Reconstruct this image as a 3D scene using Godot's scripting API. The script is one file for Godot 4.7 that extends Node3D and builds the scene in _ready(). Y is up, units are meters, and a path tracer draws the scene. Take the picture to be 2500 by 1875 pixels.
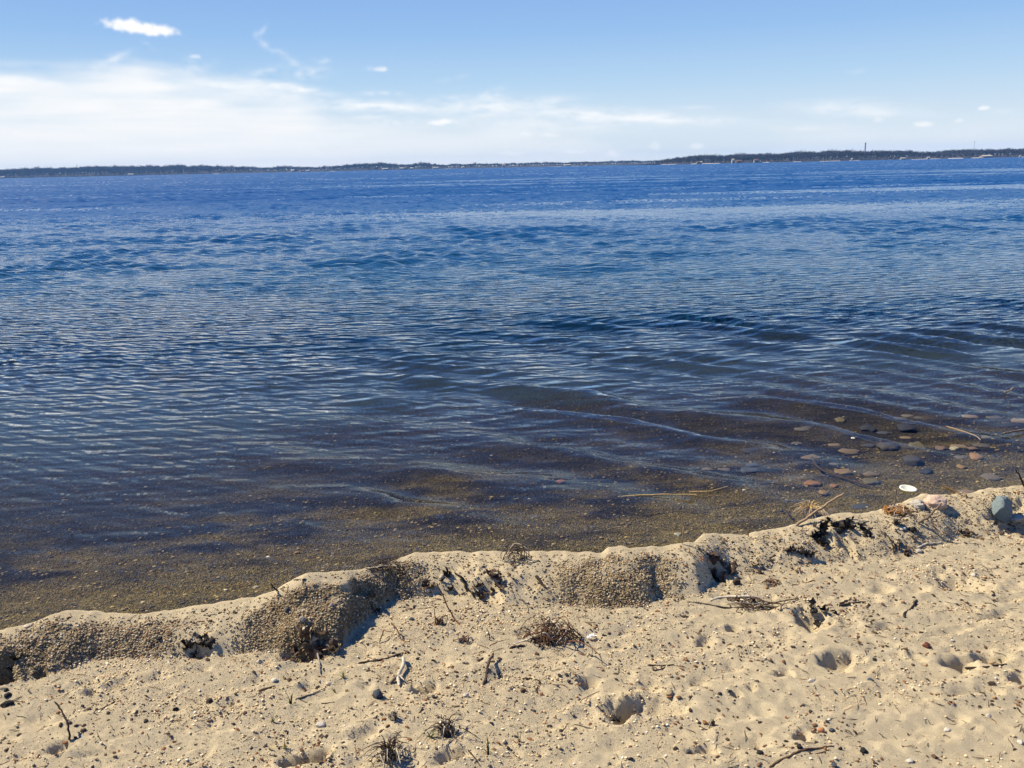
extends Node3D

const FOOT := 0.14
const FAR_Z := -2100.0
const NEAR_Z := -1300.0
const CREST := [Vector3(-3.179, -1.926, 0.231), Vector3(-1.779, -2.676, 0.231), Vector3(-1.72, -2.706, 0.234), Vector3(-1.601, -2.783, 0.239), Vector3(-1.539, -2.799, 0.223), Vector3(-1.471, -2.8, 0.213), Vector3(-1.357, -2.798, 0.203), Vector3(-1.305, -2.818, 0.207), Vector3(-1.195, -2.835, 0.215), Vector3(-1.075, -2.851, 0.225), Vector3(-0.971, -2.857, 0.236), Vector3(-0.898, -2.864, 0.253), Vector3(-0.83, -2.896, 0.287), Vector3(-0.775, -2.906, 0.306), Vector3(-0.633, -2.981, 0.27), Vector3(-0.555, -3.079, 0.239), Vector3(-0.49, -3.171, 0.228), Vector3(-0.407, -3.211, 0.231), Vector3(-0.287, -3.225, 0.228), Vector3(-0.123, -3.199, 0.237), Vector3(0.123, -3.168, 0.251), Vector3(0.214, -3.163, 0.248), Vector3(0.262, -3.157, 0.244), Vector3(0.346, -3.149, 0.246), Vector3(0.378, -3.173, 0.261), Vector3(0.435, -3.175, 0.265), Vector3(0.457, -3.157, 0.258), Vector3(0.567, -3.198, 0.245), Vector3(0.67, -3.212, 0.25), Vector3(0.734, -3.229, 0.244), Vector3(0.785, -3.296, 0.249), Vector3(0.864, -3.36, 0.224), Vector3(0.985, -3.385, 0.204), Vector3(1.165, -3.428, 0.215), Vector3(1.359, -3.519, 0.221), Vector3(1.457, -3.551, 0.222), Vector3(1.584, -3.551, 0.22), Vector3(1.619, -3.561, 0.226), Vector3(1.743, -3.609, 0.235), Vector3(1.795, -3.635, 0.239), Vector3(1.832, -3.664, 0.244), Vector3(1.888, -3.697, 0.248), Vector3(1.977, -3.712, 0.236), Vector3(2.113, -3.732, 0.225), Vector3(2.204, -3.765, 0.234), Vector3(2.26, -3.774, 0.235), Vector3(2.386, -3.785, 0.243), Vector3(3.786, -4.135, 0.243)]
const TROUGH := [Vector2(-3.097, -1.756), Vector2(-1.697, -2.506), Vector2(-1.629, -2.532), Vector2(-1.571, -2.548), Vector2(-1.523, -2.597), Vector2(-1.455, -2.644), Vector2(-1.321, -2.649), Vector2(-1.161, -2.653), Vector2(-1.034, -2.649), Vector2(-0.925, -2.665), Vector2(-0.856, -2.667), Vector2(-0.775, -2.644), Vector2(-0.714, -2.626), Vector2(-0.633, -2.651), Vector2(-0.608, -2.697), Vector2(-0.604, -2.773), Vector2(-0.536, -2.912), Vector2(-0.47, -3.026), Vector2(-0.345, -3.059), Vector2(-0.241, -3.055), Vector2(-0.136, -3.011), Vector2(-0.052, -2.966), Vector2(0.118, -2.946), Vector2(0.245, -2.953), Vector2(0.431, -2.932), Vector2(0.508, -2.954), Vector2(0.536, -3.001), Vector2(0.607, -2.985), Vector2(0.703, -3.02), Vector2(0.815, -3.144), Vector2(0.92, -3.186), Vector2(1.095, -3.192), Vector2(1.287, -3.265), Vector2(1.453, -3.307), Vector2(1.52, -3.288), Vector2(1.651, -3.332), Vector2(1.834, -3.429), Vector2(1.955, -3.487), Vector2(2.125, -3.508), Vector2(2.235, -3.503), Vector2(3.635, -3.853)]
const HOLLOWS := [
	[0.301, -2.27, 0.057, 0.065, 0.055, 1, 0],
	[0.337, -2.281, 0.049, 0.043, 0.03, 0.955, -0.296],
	[0.407, -2.292, 0.118, 0.053, 0.028, 1, 0],
	[-0.306, -2.415, 0.044, 0.045, 0.045, 0.898, 0.439],
	[1.056, -2.792, 0.068, 0.087, 0.065, 1, 0],
	[1.05, -2.521, 0.086, 0.053, 0.045, 0.921, -0.388],
	[1.436, -2.486, 0.069, 0.044, 0.05, 1, 0],
	[1.549, -2.509, 0.067, 0.037, 0.045, 0.997, -0.073],
	[1.31, -2.516, 0.02, 0.033, 0.03, 0.802, -0.597],
	[1.569, -2.367, 0.036, 0.052, 0.06, 1, 0],
	[1.714, -3.06, 0.108, 0.092, 0.035, 0.753, 0.658],
	[1.403, -3.015, 0.044, 0.065, 0.022, 0.767, 0.642],
	[1.542, -3.005, 0.047, 0.037, 0.02, 1, 0],
	[1.826, -2.905, 0.064, 0.032, 0.02, 0.979, -0.203],
	[0.426, -2.417, 0.047, 0.043, 0.02, 1, 0],
	[0.222, -2.438, 0.039, 0.026, 0.028, 0.969, -0.249],
	[0.769, -2.764, 0.029, 0.027, 0.03, 0.572, -0.82],
	[0.655, -2.679, 0.045, 0.034, 0.028, 0.81, -0.586],
	[0.666, -2.342, 0.018, 0.021, 0.028, 0.898, -0.439],
	[0.726, -2.369, 0.018, 0.014, 0.024, 0.684, -0.73],
	[0.804, -2.126, 0.033, 0.023, 0.035, 0.633, -0.775],
	[0.512, -2.076, 0.048, 0.021, 0.028, 0.989, -0.145],
	[0.846, -2.456, 0.037, 0.02, 0.03, 0.986, 0.165],
	[-0.595, -2.088, 0.076, 0.035, 0.06, 0.989, -0.146],
	[-1.699, -2.544, 0.041, 0.058, 0.08, 0.701, -0.713],
	[-1.583, -2.553, 0.019, 0.028, 0.05, 0.262, -0.965],
	[-1.099, -2.661, 0.051, 0.026, 0.035, 0.984, 0.177],
	[-1.372, -2.458, 0.026, 0.032, 0.022, 0.942, -0.335],
	[-0.735, -2.646, 0.119, 0.048, 0.035, 0.995, -0.104],
	[0.804, -3.146, 0.049, 0.039, 0.04, 0.465, 0.885],
	[-0.583, -2.947, 0.092, 0.023, 0.03, 0.647, -0.763],
	[1.351, -2.307, 0.075, 0.029, 0.018, 0.986, -0.169],
	[1.447, -2.314, 0.037, 0.025, 0.02, 0.81, 0.587],
	[1.295, -2.732, 0.087, 0.028, 0.014, 0.868, -0.497],
	[1.52, -2.691, 0.128, 0.028, 0.016, 0.956, -0.293],
	[1.735, -2.797, 0.088, 0.027, 0.016, 0.952, -0.306],
	[0.469, -2.259, 0.049, 0.022, 0.016, 0.988, -0.152],
	[-0.096, -3.019, 0.063, 0.047, 0.02, 0.866, 0.5],
	[1.3, -3.364, 0.052, 0.072, 0.03, 0.566, -0.825],
	[1.392, -3.351, 0.031, 0.061, 0.04, 0.914, -0.405],
	[-1.174, -2.23, 0.073, 0.027, 0.014, 0.895, -0.447],
	[-1.203, -2.135, 0.105, 0.026, 0.014, 0.968, -0.249],
	[-1.339, -2.174, 0.047, 0.022, 0.018, 0.949, -0.315],
	[-1.109, -2.441, 0.079, 0.025, 0.012, 0.816, -0.578],
	[-0.192, -2.066, 0.068, 0.028, 0.03, 0.96, -0.279],
	[2.237, -3.578, 0.11, 0.126, 0.06, 1, 0]]
const STICKS := [
	["curved brown stick stuck upright in the sand at lower left", "stick", "dark", 0.0023, [Vector3(-1.316, 0, -2.201), Vector3(-1.327, 0.03, -2.222), Vector3(-1.352, 0.055, -2.25), Vector3(-1.386, 0.075, -2.273)]],
	["thin dark twig lying right of the curved upright stick", "twig", "dark", 0.0015, [Vector3(-1.275, 0, -2.404), Vector3(-1.29, 0, -2.37), Vector3(-1.309, 0, -2.334)]],
	["straight black stick lying just above the bleached driftwood", "stick", "dark", 0.0028, [Vector3(-0.538, 0, -2.589), Vector3(-0.463, 0, -2.607), Vector3(-0.392, 0, -2.646)]],
	["short brown stub of wood left of the spiky green grass", "stick", "brown", 0.0030, [Vector3(-0.829, 0, -2.426), Vector3(-0.804, 0, -2.439), Vector3(-0.781, 0, -2.456)]],
	["grey brown twig beside the spiky green grass pointing up right", "twig", "greybrown", 0.0019, [Vector3(-0.7, 0, -2.384), Vector3(-0.656, 0, -2.409), Vector3(-0.617, 0, -2.442)]],
	["short bent twig right of the spiky green grass", "twig", "dark", 0.0014, [Vector3(-0.687, 0, -2.383), Vector3(-0.667, 0, -2.373), Vector3(-0.641, 0, -2.353)]],
	["small flat twig lying below the grey brown twig", "twig", "dark", 0.0015, [Vector3(-0.612, 0, -2.356), Vector3(-0.591, 0, -2.349), Vector3(-0.57, 0, -2.348)]],
	["pale grey root curving down out of the dead oak leaves", "root", "grey", 0.0023, [Vector3(-0.694, 0, -2.664), Vector3(-0.668, 0, -2.589), Vector3(-0.652, 0, -2.532), Vector3(-0.608, 0, -2.477)]],
	["thick dark stick standing steeply in the sand below the root tangle", "stick", "bark", 0.0037, [Vector3(-0.111, 0, -2.434), Vector3(-0.104, 0.012, -2.46), Vector3(-0.094, 0.018, -2.52), Vector3(-0.081, 0.022, -2.58)]],
	["dark crooked twig with a sharp bend in the middle sand", "twig", "dark", 0.0022, [Vector3(0.013, 0, -2.47), Vector3(0.043, 0, -2.462), Vector3(0.068, 0, -2.443), Vector3(0.058, 0, -2.402), Vector3(0.06, 0, -2.375)]],
	["long thin twig arching out of the root tangle to the right", "twig", "rust", 0.0018, [Vector3(0.132, 0, -2.662), Vector3(0.165, 0.02, -2.653), Vector3(0.212, 0.045, -2.607), Vector3(0.246, 0.045, -2.56), Vector3(0.27, 0.03, -2.535), Vector3(0.279, 0, -2.529)]],
	["short reddish twig under the long arching twig", "twig", "rust", 0.0014, [Vector3(0.204, 0, -2.613), Vector3(0.226, 0, -2.596), Vector3(0.246, 0, -2.582)]],
	["dark stub poking out left of the root tangle", "stick", "dark", 0.0032, [Vector3(-0.028, 0, -2.646), Vector3(-0.002, 0, -2.65), Vector3(0.026, 0, -2.655)]],
	["pale peeled stick lying against the left side of the root tangle", "stick", "pale", 0.0026, [Vector3(-0.016, 0, -2.67), Vector3(0.019, 0, -2.685), Vector3(0.052, 0.02, -2.674)]],
	["reddish brown twig lying left of the root tangle", "twig", "rust", 0.0016, [Vector3(-0.097, 0, -2.666), Vector3(-0.071, 0, -2.691), Vector3(-0.029, 0, -2.709)]],
	["tiny upright twig between grass and root tangle", "twig", "dark", 0.0014, [Vector3(-0.097, 0, -2.711), Vector3(-0.099, 0.02, -2.712), Vector3(-0.107, 0.035, -2.723)]],
	["thin dark twig lying left of the deep footprint", "twig", "dark", 0.0013, [Vector3(0.137, 0, -2.228), Vector3(0.17, 0, -2.208), Vector3(0.211, 0, -2.183)]],
	["faint reddish twig curving above the deep footprint", "twig", "rust", 0.0014, [Vector3(0.189, 0, -2.325), Vector3(0.203, 0, -2.354), Vector3(0.255, 0, -2.395)]],
	["long thin stem leaning upright in front of the bank centre", "stem", "rust", 0.0022, [Vector3(-0.207, 0, -2.809), Vector3(-0.227, 0.015, -2.833), Vector3(-0.251, 0.05, -2.854), Vector3(-0.291, 0.13, -2.883)]],
	["short stem standing upright left of the long leaning stem", "stem", "dark", 0.0018, [Vector3(-0.296, 0, -2.812), Vector3(-0.297, 0.025, -2.826), Vector3(-0.3, 0.05, -2.841)]],
	["dark pointed twig at bottom edge right of the dry grass clump", "twig", "dark", 0.0016, [Vector3(-0.145, 0, -2.09), Vector3(-0.126, 0, -2.052), Vector3(-0.11, 0, -2.026)]],
	["straight brown stick lying in open sand left of the small hollows", "stick", "dark", 0.0024, [Vector3(0.427, 0, -2.519), Vector3(0.47, 0, -2.512), Vector3(0.511, 0, -2.508)]],
	["thin dark twig just below the straight brown stick", "twig", "dark", 0.0016, [Vector3(0.437, 0, -2.491), Vector3(0.458, 0, -2.493), Vector3(0.481, 0, -2.504)]],
	["short grey stick standing at the right end of the twig pile", "stick", "greybrown", 0.0025, [Vector3(0.959, 0, -2.844), Vector3(0.969, 0.01, -2.856), Vector3(0.981, 0.02, -2.867)]],
	["forked dark twig lying in sand right of the leaf filled hollow", "twig", "dark", 0.0028, [Vector3(1.386, 0, -2.783), Vector3(1.403, 0, -2.817), Vector3(1.442, 0, -2.856), Vector3(1.497, 0, -2.922)]],
	["long straight dark stick lying in the hollow at right", "stick", "dark", 0.0025, [Vector3(1.464, 0, -2.505), Vector3(1.5, 0, -2.458), Vector3(1.579, 0, -2.472)]],
	["thin twig at the right edge of the lower sand", "twig", "dark", 0.0017, [Vector3(1.471, 0, -2.228), Vector3(1.468, 0, -2.208), Vector3(1.468, 0, -2.19)]],
	["long brown branch lying across the bottom edge right of centre", "branch", "brown", 0.0025, [Vector3(0.67, 0, -1.994), Vector3(0.738, 0, -2.033), Vector3(0.779, 0, -2.049), Vector3(0.823, 0, -2.064), Vector3(0.873, 0, -2.075)]],
	["thin twig crossing under the long bottom branch", "twig", "rust", 0.0012, [Vector3(0.792, 0, -2.038), Vector3(0.822, 0, -2.045), Vector3(0.87, 0, -2.066)]],
	["pale straw piece at the bottom edge right", "straw", "pale", 0.0014, [Vector3(0.955, 0, -2.004), Vector3(0.962, 0, -1.994), Vector3(0.966, 0, -1.98)]],
	["grey stick leaning up out of the sand in front of the pink boulder", "stick", "greybrown", 0.0042, [Vector3(1.753, 0, -3.485), Vector3(1.787, 0.05, -3.469), Vector3(1.809, 0.095, -3.46), Vector3(1.837, 0.14, -3.46)]],
	["long pale brown stick leaning out over the water through straw", "stick", "tan", 0.0046, [Vector3(1.216, 0, -3.465), Vector3(1.276, 0.02, -3.491), Vector3(1.309, 0.035, -3.51), Vector3(1.36, 0.06, -3.522), Vector3(1.444, 0.11, -3.538)]],
	["dark twig rising at the bank edge left of the straw tuft", "twig", "dark", 0.0032, [Vector3(1.431, 0, -4.131), Vector3(1.413, 0.03, -4.151), Vector3(1.404, 0.05, -4.194)]],
	["thin grey stem standing on the bank below the white disc", "stem", "greybrown", 0.0026, [Vector3(1.695, 0, -3.591), Vector3(1.699, 0.05, -3.597), Vector3(1.696, 0.1, -3.589)]],
	["pale bleached branch lying behind the small leaf heap at right", "driftwood", "pale", 0.0032, [Vector3(1.706, 0, -3.372), Vector3(1.755, 0, -3.399), Vector3(1.799, 0, -3.412), Vector3(1.839, 0, -3.425)]],
	["wiry brown stem bending down the bank at right", "stem", "dark", 0.0024, [Vector3(1.575, 0.02, -3.404), Vector3(1.587, 0.02, -3.358), Vector3(1.584, 0, -3.319)]],
	["brown twig lying above the twig pile pointing right", "twig", "rust", 0.0022, [Vector3(1.072, 0, -3.058), Vector3(1.125, 0, -3.087), Vector3(1.176, 0, -3.105)]],
	["thick pale branch forming the top of the twig pile", "branch", "pale", 0.0037, [Vector3(0.732, 0, -2.956), Vector3(0.79, 0, -2.982), Vector3(0.868, 0.02, -2.944), Vector3(0.921, 0, -2.973)]],
	["long dark stem along the bottom of the twig pile", "stem", "dark", 0.0023, [Vector3(0.643, 0, -2.954), Vector3(0.706, 0, -2.939), Vector3(0.787, 0, -2.91), Vector3(0.88, 0, -2.901), Vector3(0.967, 0, -2.89)]],
	["brown stem slanting down through the twig pile", "stem", "brown", 0.0024, [Vector3(0.877, 0.02, -2.944), Vector3(0.925, 0.02, -2.902), Vector3(0.992, 0, -2.899)]],
	["short white bent stick inside the twig pile", "stick", "pale", 0.0026, [Vector3(0.843, 0.01, -2.946), Vector3(0.859, 0.015, -2.915), Vector3(0.876, 0, -2.908)]],
	["thin brown stem ending the twig pile at right", "stem", "brown", 0.0020, [Vector3(0.886, 0, -2.894), Vector3(0.956, 0.015, -2.903), Vector3(1.067, 0, -2.96)]],
	["dark branch lying right of the leaf filled hollow", "branch", "dark", 0.0029, [Vector3(1.187, 0, -2.894), Vector3(1.261, 0, -2.902), Vector3(1.321, 0, -2.915)]],
	["short dark branch just above the dark branch by the hollow", "branch", "dark", 0.0023, [Vector3(1.204, 0, -2.912), Vector3(1.228, 0, -2.914), Vector3(1.252, 0, -2.922)]],
	["short twig on the furrowed sand at far right", "twig", "dark", 0.0017, [Vector3(1.729, 0, -2.883), Vector3(1.74, 0, -2.863), Vector3(1.753, 0, -2.845)]],
	["thin slanting twig in the sand above the bleached driftwood, nearer the bank", "twig", "rust", 0.0019, [Vector3(-0.468, 0.03, -2.728), Vector3(-0.476, 0.015, -2.713), Vector3(-0.483, 0, -2.701)]],
	["taller slanting twig in the sand right of the slanting twig pair", "twig", "rust", 0.0020, [Vector3(-0.447, 0.04, -2.764), Vector3(-0.421, 0.02, -2.732), Vector3(-0.408, 0, -2.713)]],
	["short twig lying below the pebbly patch near the bottom centre right", "twig", "dark", 0.0014, [Vector3(0.526, 0, -2.2), Vector3(0.537, 0, -2.191), Vector3(0.548, 0, -2.182)]],
	["pale twig at the lower left corner of the frame", "twig", "tan", 0.0014, [Vector3(-1.467, 0, -2.106), Vector3(-1.454, 0, -2.111), Vector3(-1.443, 0, -2.118)]],
	["dark twig at the bottom edge left of the dark hollow", "twig", "dark", 0.0016, [Vector3(-0.92, 0, -2.071), Vector3(-0.904, 0, -2.084), Vector3(-0.888, 0, -2.098)]],
	["dark forked piece of wood stuck in the bank face", "stick", "dark", 0.0038, [Vector3(-0.194, 0, -3.057), Vector3(-0.207, 0.01, -3.081), Vector3(-0.24, 0.03, -3.096)]],
	["splintered dark wood lying on the smooth bank face at centre", "stick", "dark", 0.0046, [Vector3(0.079, 0, -3.055), Vector3(0.097, 0, -3.024), Vector3(0.115, 0, -3.001)]],
	["thin stem rising at the bank edge over the water right of centre", "stem", "tan", 0.0020, [Vector3(0.675, 0, -3.228), Vector3(0.677, 0.06, -3.214), Vector3(0.678, 0.08, -3.221), Vector3(0.668, 0.12, -3.218)]],
	["faint thin stem rising before the shallow water right of centre", "stem", "brown", 0.0017, [Vector3(0.991, 0, -3.392), Vector3(0.985, 0.05, -3.366), Vector3(0.99, 0.1, -3.369)]],
	["dark stem sticking up at the right edge of the bank", "stem", "dark", 0.0032, [Vector3(2.387, 0, -3.779), Vector3(2.346, 0.06, -3.759), Vector3(2.321, 0.1, -3.764)]],
	["small black twig standing on the left part of the bank crest", "twig", "dark", 0.0024, [Vector3(-0.869, 0, -2.866), Vector3(-0.878, 0.03, -2.851), Vector3(-0.882, 0.05, -2.842)]],
]
const WATER_STICKS := [
	["pale reed floating in the shallows near the yellow green leaf", "reed", "straw", 0.0033, [Vector3(0.582, 0.006, -4.378), Vector3(0.744, 0.006, -4.393), Vector3(0.866, 0.006, -4.392), Vector3(0.988, 0.006, -4.379)]],
	["second pale reed floating just right of the first one", "reed", "straw", 0.0029, [Vector3(0.956, 0.006, -4.429), Vector3(1.072, 0.006, -4.429), Vector3(1.186, 0.006, -4.497)]],
	["bent pale twig floating above the brown stones at right", "twig", "tan", 0.0032, [Vector3(2.898, 0.008, -5.512), Vector3(2.977, 0.008, -5.307), Vector3(2.965, 0.008, -5.204)]],
	["dark stick poking in from the right edge of the water", "stick", "greybrown", 0.0064, [Vector3(3.356, 0.015, -5.382), Vector3(3.254, 0.015, -5.344), Vector3(3.144, 0.015, -5.29)]],
	["long dark branch lying under water left of the white disc", "branch", "dark", 0.0059, [Vector3(1.886, -0.07, -5.167), Vector3(1.863, -0.07, -4.954), Vector3(1.957, -0.07, -4.764), Vector3(2.039, -0.07, -4.639)]],
	["small pale forked twig standing in the water at far right", "twig", "tan", 0.0053, [Vector3(3.717, 0.02, -6.283), Vector3(3.779, 0.02, -6.327), Vector3(3.866, 0.02, -6.42)]],
	["brown stick lying in the wet margin behind the pink boulder", "stick", "brown", 0.0044, [Vector3(2.347, 0.006, -4.434), Vector3(2.367, 0.006, -4.39), Vector3(2.382, 0.006, -4.328)]],
	["dark sunken twig among the flat stones off the right bank", "twig", "dark", 0.0045, [Vector3(2.106, -0.08, -5.213), Vector3(2.208, -0.08, -5.239), Vector3(2.298, -0.08, -5.299)]],
]
const STONES := [
	["grey oval stone on the dark gravel slope of the left bank", "stone", "grey", -0.746, -2.718, 0.0129, 0.0100],
	["cream stone just below the grey oval stone", "stone", "cream", -0.736, -2.696, 0.0099, 0.0071],
	["bluish dark stone high on the left gravel slope", "stone", "slate", -0.812, -2.775, 0.0116, 0.0087],
	["small lilac stone on the gravel slope near the crest root", "stone", "lilac", -0.66, -2.793, 0.0073, 0.0058],
	["angular slate blue stone right of the spiky grass", "rock", "slate", -0.438, -2.371, 0.0128, 0.0153],
	["round whitish stone with mauve underside at lower left centre", "stone", "white", -0.588, -2.238, 0.0134, 0.0122],
	["beige stone in front of the hollow with dark leaves", "stone", "cream", -0.873, -2.601, 0.0111, 0.0083],
	["flat pale stone above the short brown stub", "stone", "white", -0.793, -2.491, 0.0133, 0.0067],
	["pale stone at the foot of the grey root", "stone", "cream", -0.612, -2.464, 0.0106, 0.0066],
	["brown stone left of the grey root foot", "stone", "brown", -0.746, -2.493, 0.0080, 0.0080],
	["black stone at the left edge of the sand", "stone", "black", -1.611, -2.396, 0.0194, 0.0116],
	["smaller black stone above the black stone at left edge", "stone", "black", -1.637, -2.447, 0.0118, 0.0079],
	["smallest black stone in the left edge row, uppermost", "stone", "black", -1.657, -2.472, 0.0079, 0.0066],
	["dark stone alone in pale sand at left", "stone", "black", -1.064, -2.353, 0.0089, 0.0076],
	["dark round clod left of the short brown stub", "stone", "darkbrown", -0.967, -2.379, 0.0115, 0.0103],
	["dark pebble on the bright crest of the left bank", "stone", "black", -1.249, -2.703, 0.0100, 0.0057],
	["white pebble above the dry grass clump at bottom centre", "stone", "white", -0.163, -2.357, 0.0089, 0.0076],
	["dark pebble in the open sand below the standing dark stick", "stone", "slate", -0.023, -2.39, 0.0090, 0.0064],
	["brown pebble right of the dark pebble in open sand", "stone", "brown", 0.013, -2.382, 0.0103, 0.0090],
	["round cream pebble right of the thin green blade", "stone", "cream", 0.023, -2.186, 0.0083, 0.0060],
	["cream pebble left of the thin green blade", "stone", "cream", -0.044, -2.14, 0.0070, 0.0058],
	["tiny orange pebble under the crooked twig", "stone", "orange", 0.07, -2.374, 0.0064, 0.0051],
	["dark flat pebble near the upright stem", "stone", "slate", -0.387, -2.864, 0.0105, 0.0060],
	["cream pebble below the leaning stem", "stone", "cream", -0.235, -2.762, 0.0117, 0.0058],
	["white oblong pebble in the sand right of the deep footprint", "stone", "white", 0.922, -2.398, 0.0129, 0.0077],
	["dark pebble at the bottom left of two, right of centre", "stone", "black", 0.435, -2.078, 0.0080, 0.0068],
	["dark pebble right of its twin by the shallow streak", "stone", "slate", 0.47, -2.079, 0.0068, 0.0057],
	["black lump above the long bottom branch", "stone", "black", 0.773, -2.061, 0.0091, 0.0079],
	["sandy clod on the rim above the deep footprint", "stone", "sand", 0.465, -2.349, 0.0139, 0.0101],
	["dark crumbly clod above the bottom branch, left", "stone", "black", 0.661, -2.05, 0.0102, 0.0079],
	["rounded orange pink stone right of the pebbly furrow", "stone", "orange", 0.861, -2.142, 0.0117, 0.0094],
	["dark grey pebble beside the orange pink stone", "stone", "slate", 0.895, -2.149, 0.0082, 0.0070],
	["flat white pebble at the bottom edge right", "stone", "white", 1.055, -2.01, 0.0111, 0.0055],
	["white pebble in the lower right sand", "stone", "white", 1.218, -2.134, 0.0105, 0.0058],
	["black stone in the lower right sand", "stone", "black", 0.949, -2.056, 0.0124, 0.0079],
	["reddish brown stone by the small round hollow", "stone", "redbrown", 1.368, -2.575, 0.0137, 0.0110],
	["small teal dark pebble in smooth sand right", "stone", "slate", 1.106, -2.395, 0.0103, 0.0051],
	["dark bluish pebble at the bottom edge right of the branch", "stone", "slate", 0.842, -1.988, 0.0088, 0.0066],
	["tiny white pebble above the reddish brown stone", "stone", "white", 1.471, -2.608, 0.0069, 0.0055],
	["whitish pebble at right below the dark stain", "stone", "white", 1.365, -2.189, 0.0083, 0.0060],
	["dark brown pebble at right above the whitish pebble", "stone", "darkbrown", 1.464, -2.353, 0.0114, 0.0051],
	["white pebble at the lower right edge", "stone", "white", 1.384, -2.063, 0.0079, 0.0057],
	["brown pebble near the bottom edge, lower right", "stone", "brown", 1.13, -2.028, 0.0089, 0.0045],
	["large angular blue grey rock on the bank at far right", "rock", "bluerock", 2.196, -3.626, 0.0426, 0.0482],
	["big rounded pink boulder set into the bank crest", "boulder", "pink", 1.897, -3.628, 0.0498, 0.0277],
	["pale grey boulder against the left side of the pink boulder", "boulder", "palegrey", 1.805, -3.605, 0.0312, 0.0239],
	["white stone with a dark leaf beside it on the bank", "stone", "white", 1.675, -3.455, 0.0177, 0.0089],
	["smooth pale stone half in the shade of the blue grey rock", "stone", "palegrey", 2.272, -3.62, 0.0370, 0.0167],
	["cream pebble left of the black leaf heap", "stone", "cream", 1.204, -3.329, 0.0086, 0.0069],
	["round dark clod below the leaf heap in the bank notch", "stone", "darkbrown", 0.866, -3.092, 0.0177, 0.0129],
	["white stone on top of the crest leaves at centre", "stone", "cream", -0.291, -3.112, 0.0113, 0.0097],
	["cream stone at the bank foot left of the root tangle leaves", "stone", "cream", -0.345, -3.061, 0.0096, 0.0080],
	["small white pebble at far right in smooth sand", "stone", "white", 1.81, -3.115, 0.0097, 0.0065],
	["pale stone among the small leaf heap at right", "stone", "palegrey", 1.699, -3.344, 0.0138, 0.0086],
]
const SUNK_STONES := [
	["orange brown stone breaking the surface near the right bank", "stone", "orangewet", 2.935, -5.188, 0.0521, 0.0625],
	["ochre stone below the orange brown stone in the shallows", "stone", "ochre", 2.751, -4.995, 0.0352, 0.0393],
	["pinkish flat stone left of the orange brown stone", "stone", "pinkwet", 2.823, -5.404, 0.0460, 0.0443],
	["greenish white stone between pinkish and orange stones", "stone", "palewet", 2.893, -5.366, 0.0349, 0.0367],
	["mauve stone just above the orange brown stone", "stone", "pinkwet", 3, -5.335, 0.0428, 0.0441],
	["flat tan stone lying above the long sunken branch", "stone", "ochre", 1.994, -4.918, 0.0595, 0.0543],
	["flat orange tan stone left of the sunken branch tip", "stone", "orangewet", 1.745, -4.751, 0.0672, 0.0449],
	["small orange stone right of the flat orange tan stone", "stone", "orangewet", 1.854, -4.689, 0.0308, 0.0277],
	["slate blue stone sunk left of the ochre stone", "stone", "slatewet", 2.493, -4.901, 0.0494, 0.0561],
	["round olive stone left of the white disc", "stone", "olive", 2.084, -4.747, 0.0528, 0.0633],
	["brown stone sunk under the straw tuft side of the shallows", "stone", "ochre", 1.749, -4.575, 0.0325, 0.0390],
	["bright white pebble sunk in the middle shallows right", "stone", "white", 2.389, -5.77, 0.0173, 0.0207],
	["large dark flat stone furthest out off the right bank", "stone", "slatewet", 2.841, -5.943, 0.0740, 0.0887],
	["dark flat stone left of the furthest dark stone", "stone", "slatewet", 2.58, -5.971, 0.0713, 0.0758],
	["pale olive flat stone in the right shallows further out", "stone", "olive", 2.499, -6.313, 0.0439, 0.0526],
	["grey flat stone left of the slate blue stone", "stone", "greywet", 2.497, -5.118, 0.0772, 0.0863],
	["broad grey stone in the right shallows above the white disc", "stone", "greywet", 2.513, -5.48, 0.0822, 0.0884],
	["brownish flat stone beside the broad grey stone", "stone", "olive", 2.721, -5.516, 0.0607, 0.0680],
	["reddish piece lying deep in the middle shallows", "stone", "redbrown", 0.28, -5.002, 0.0404, 0.0343],
	["pale stone by the waterline at far left", "stone", "cream", -1.706, -2.72, 0.0143, 0.0161],
	["flat pale stone under water by the left bank hump", "stone", "palewet", -1.173, -3.552, 0.0185, 0.0135],
	["yellowish stone under water above the left bank hump", "stone", "ochre", -1.094, -3.988, 0.0185, 0.0161],
	["small white stone under water left of the yellowish one", "stone", "white", -1.227, -3.94, 0.0101, 0.0119],
	["pale mossy stone under water at the stem right of centre", "stone", "palewet", 0.82, -4.028, 0.0207, 0.0248],
	["small yellow stone at the waterline right of the stem", "stone", "ochre", 1.103, -4.019, 0.0165, 0.0166],
]
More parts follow.
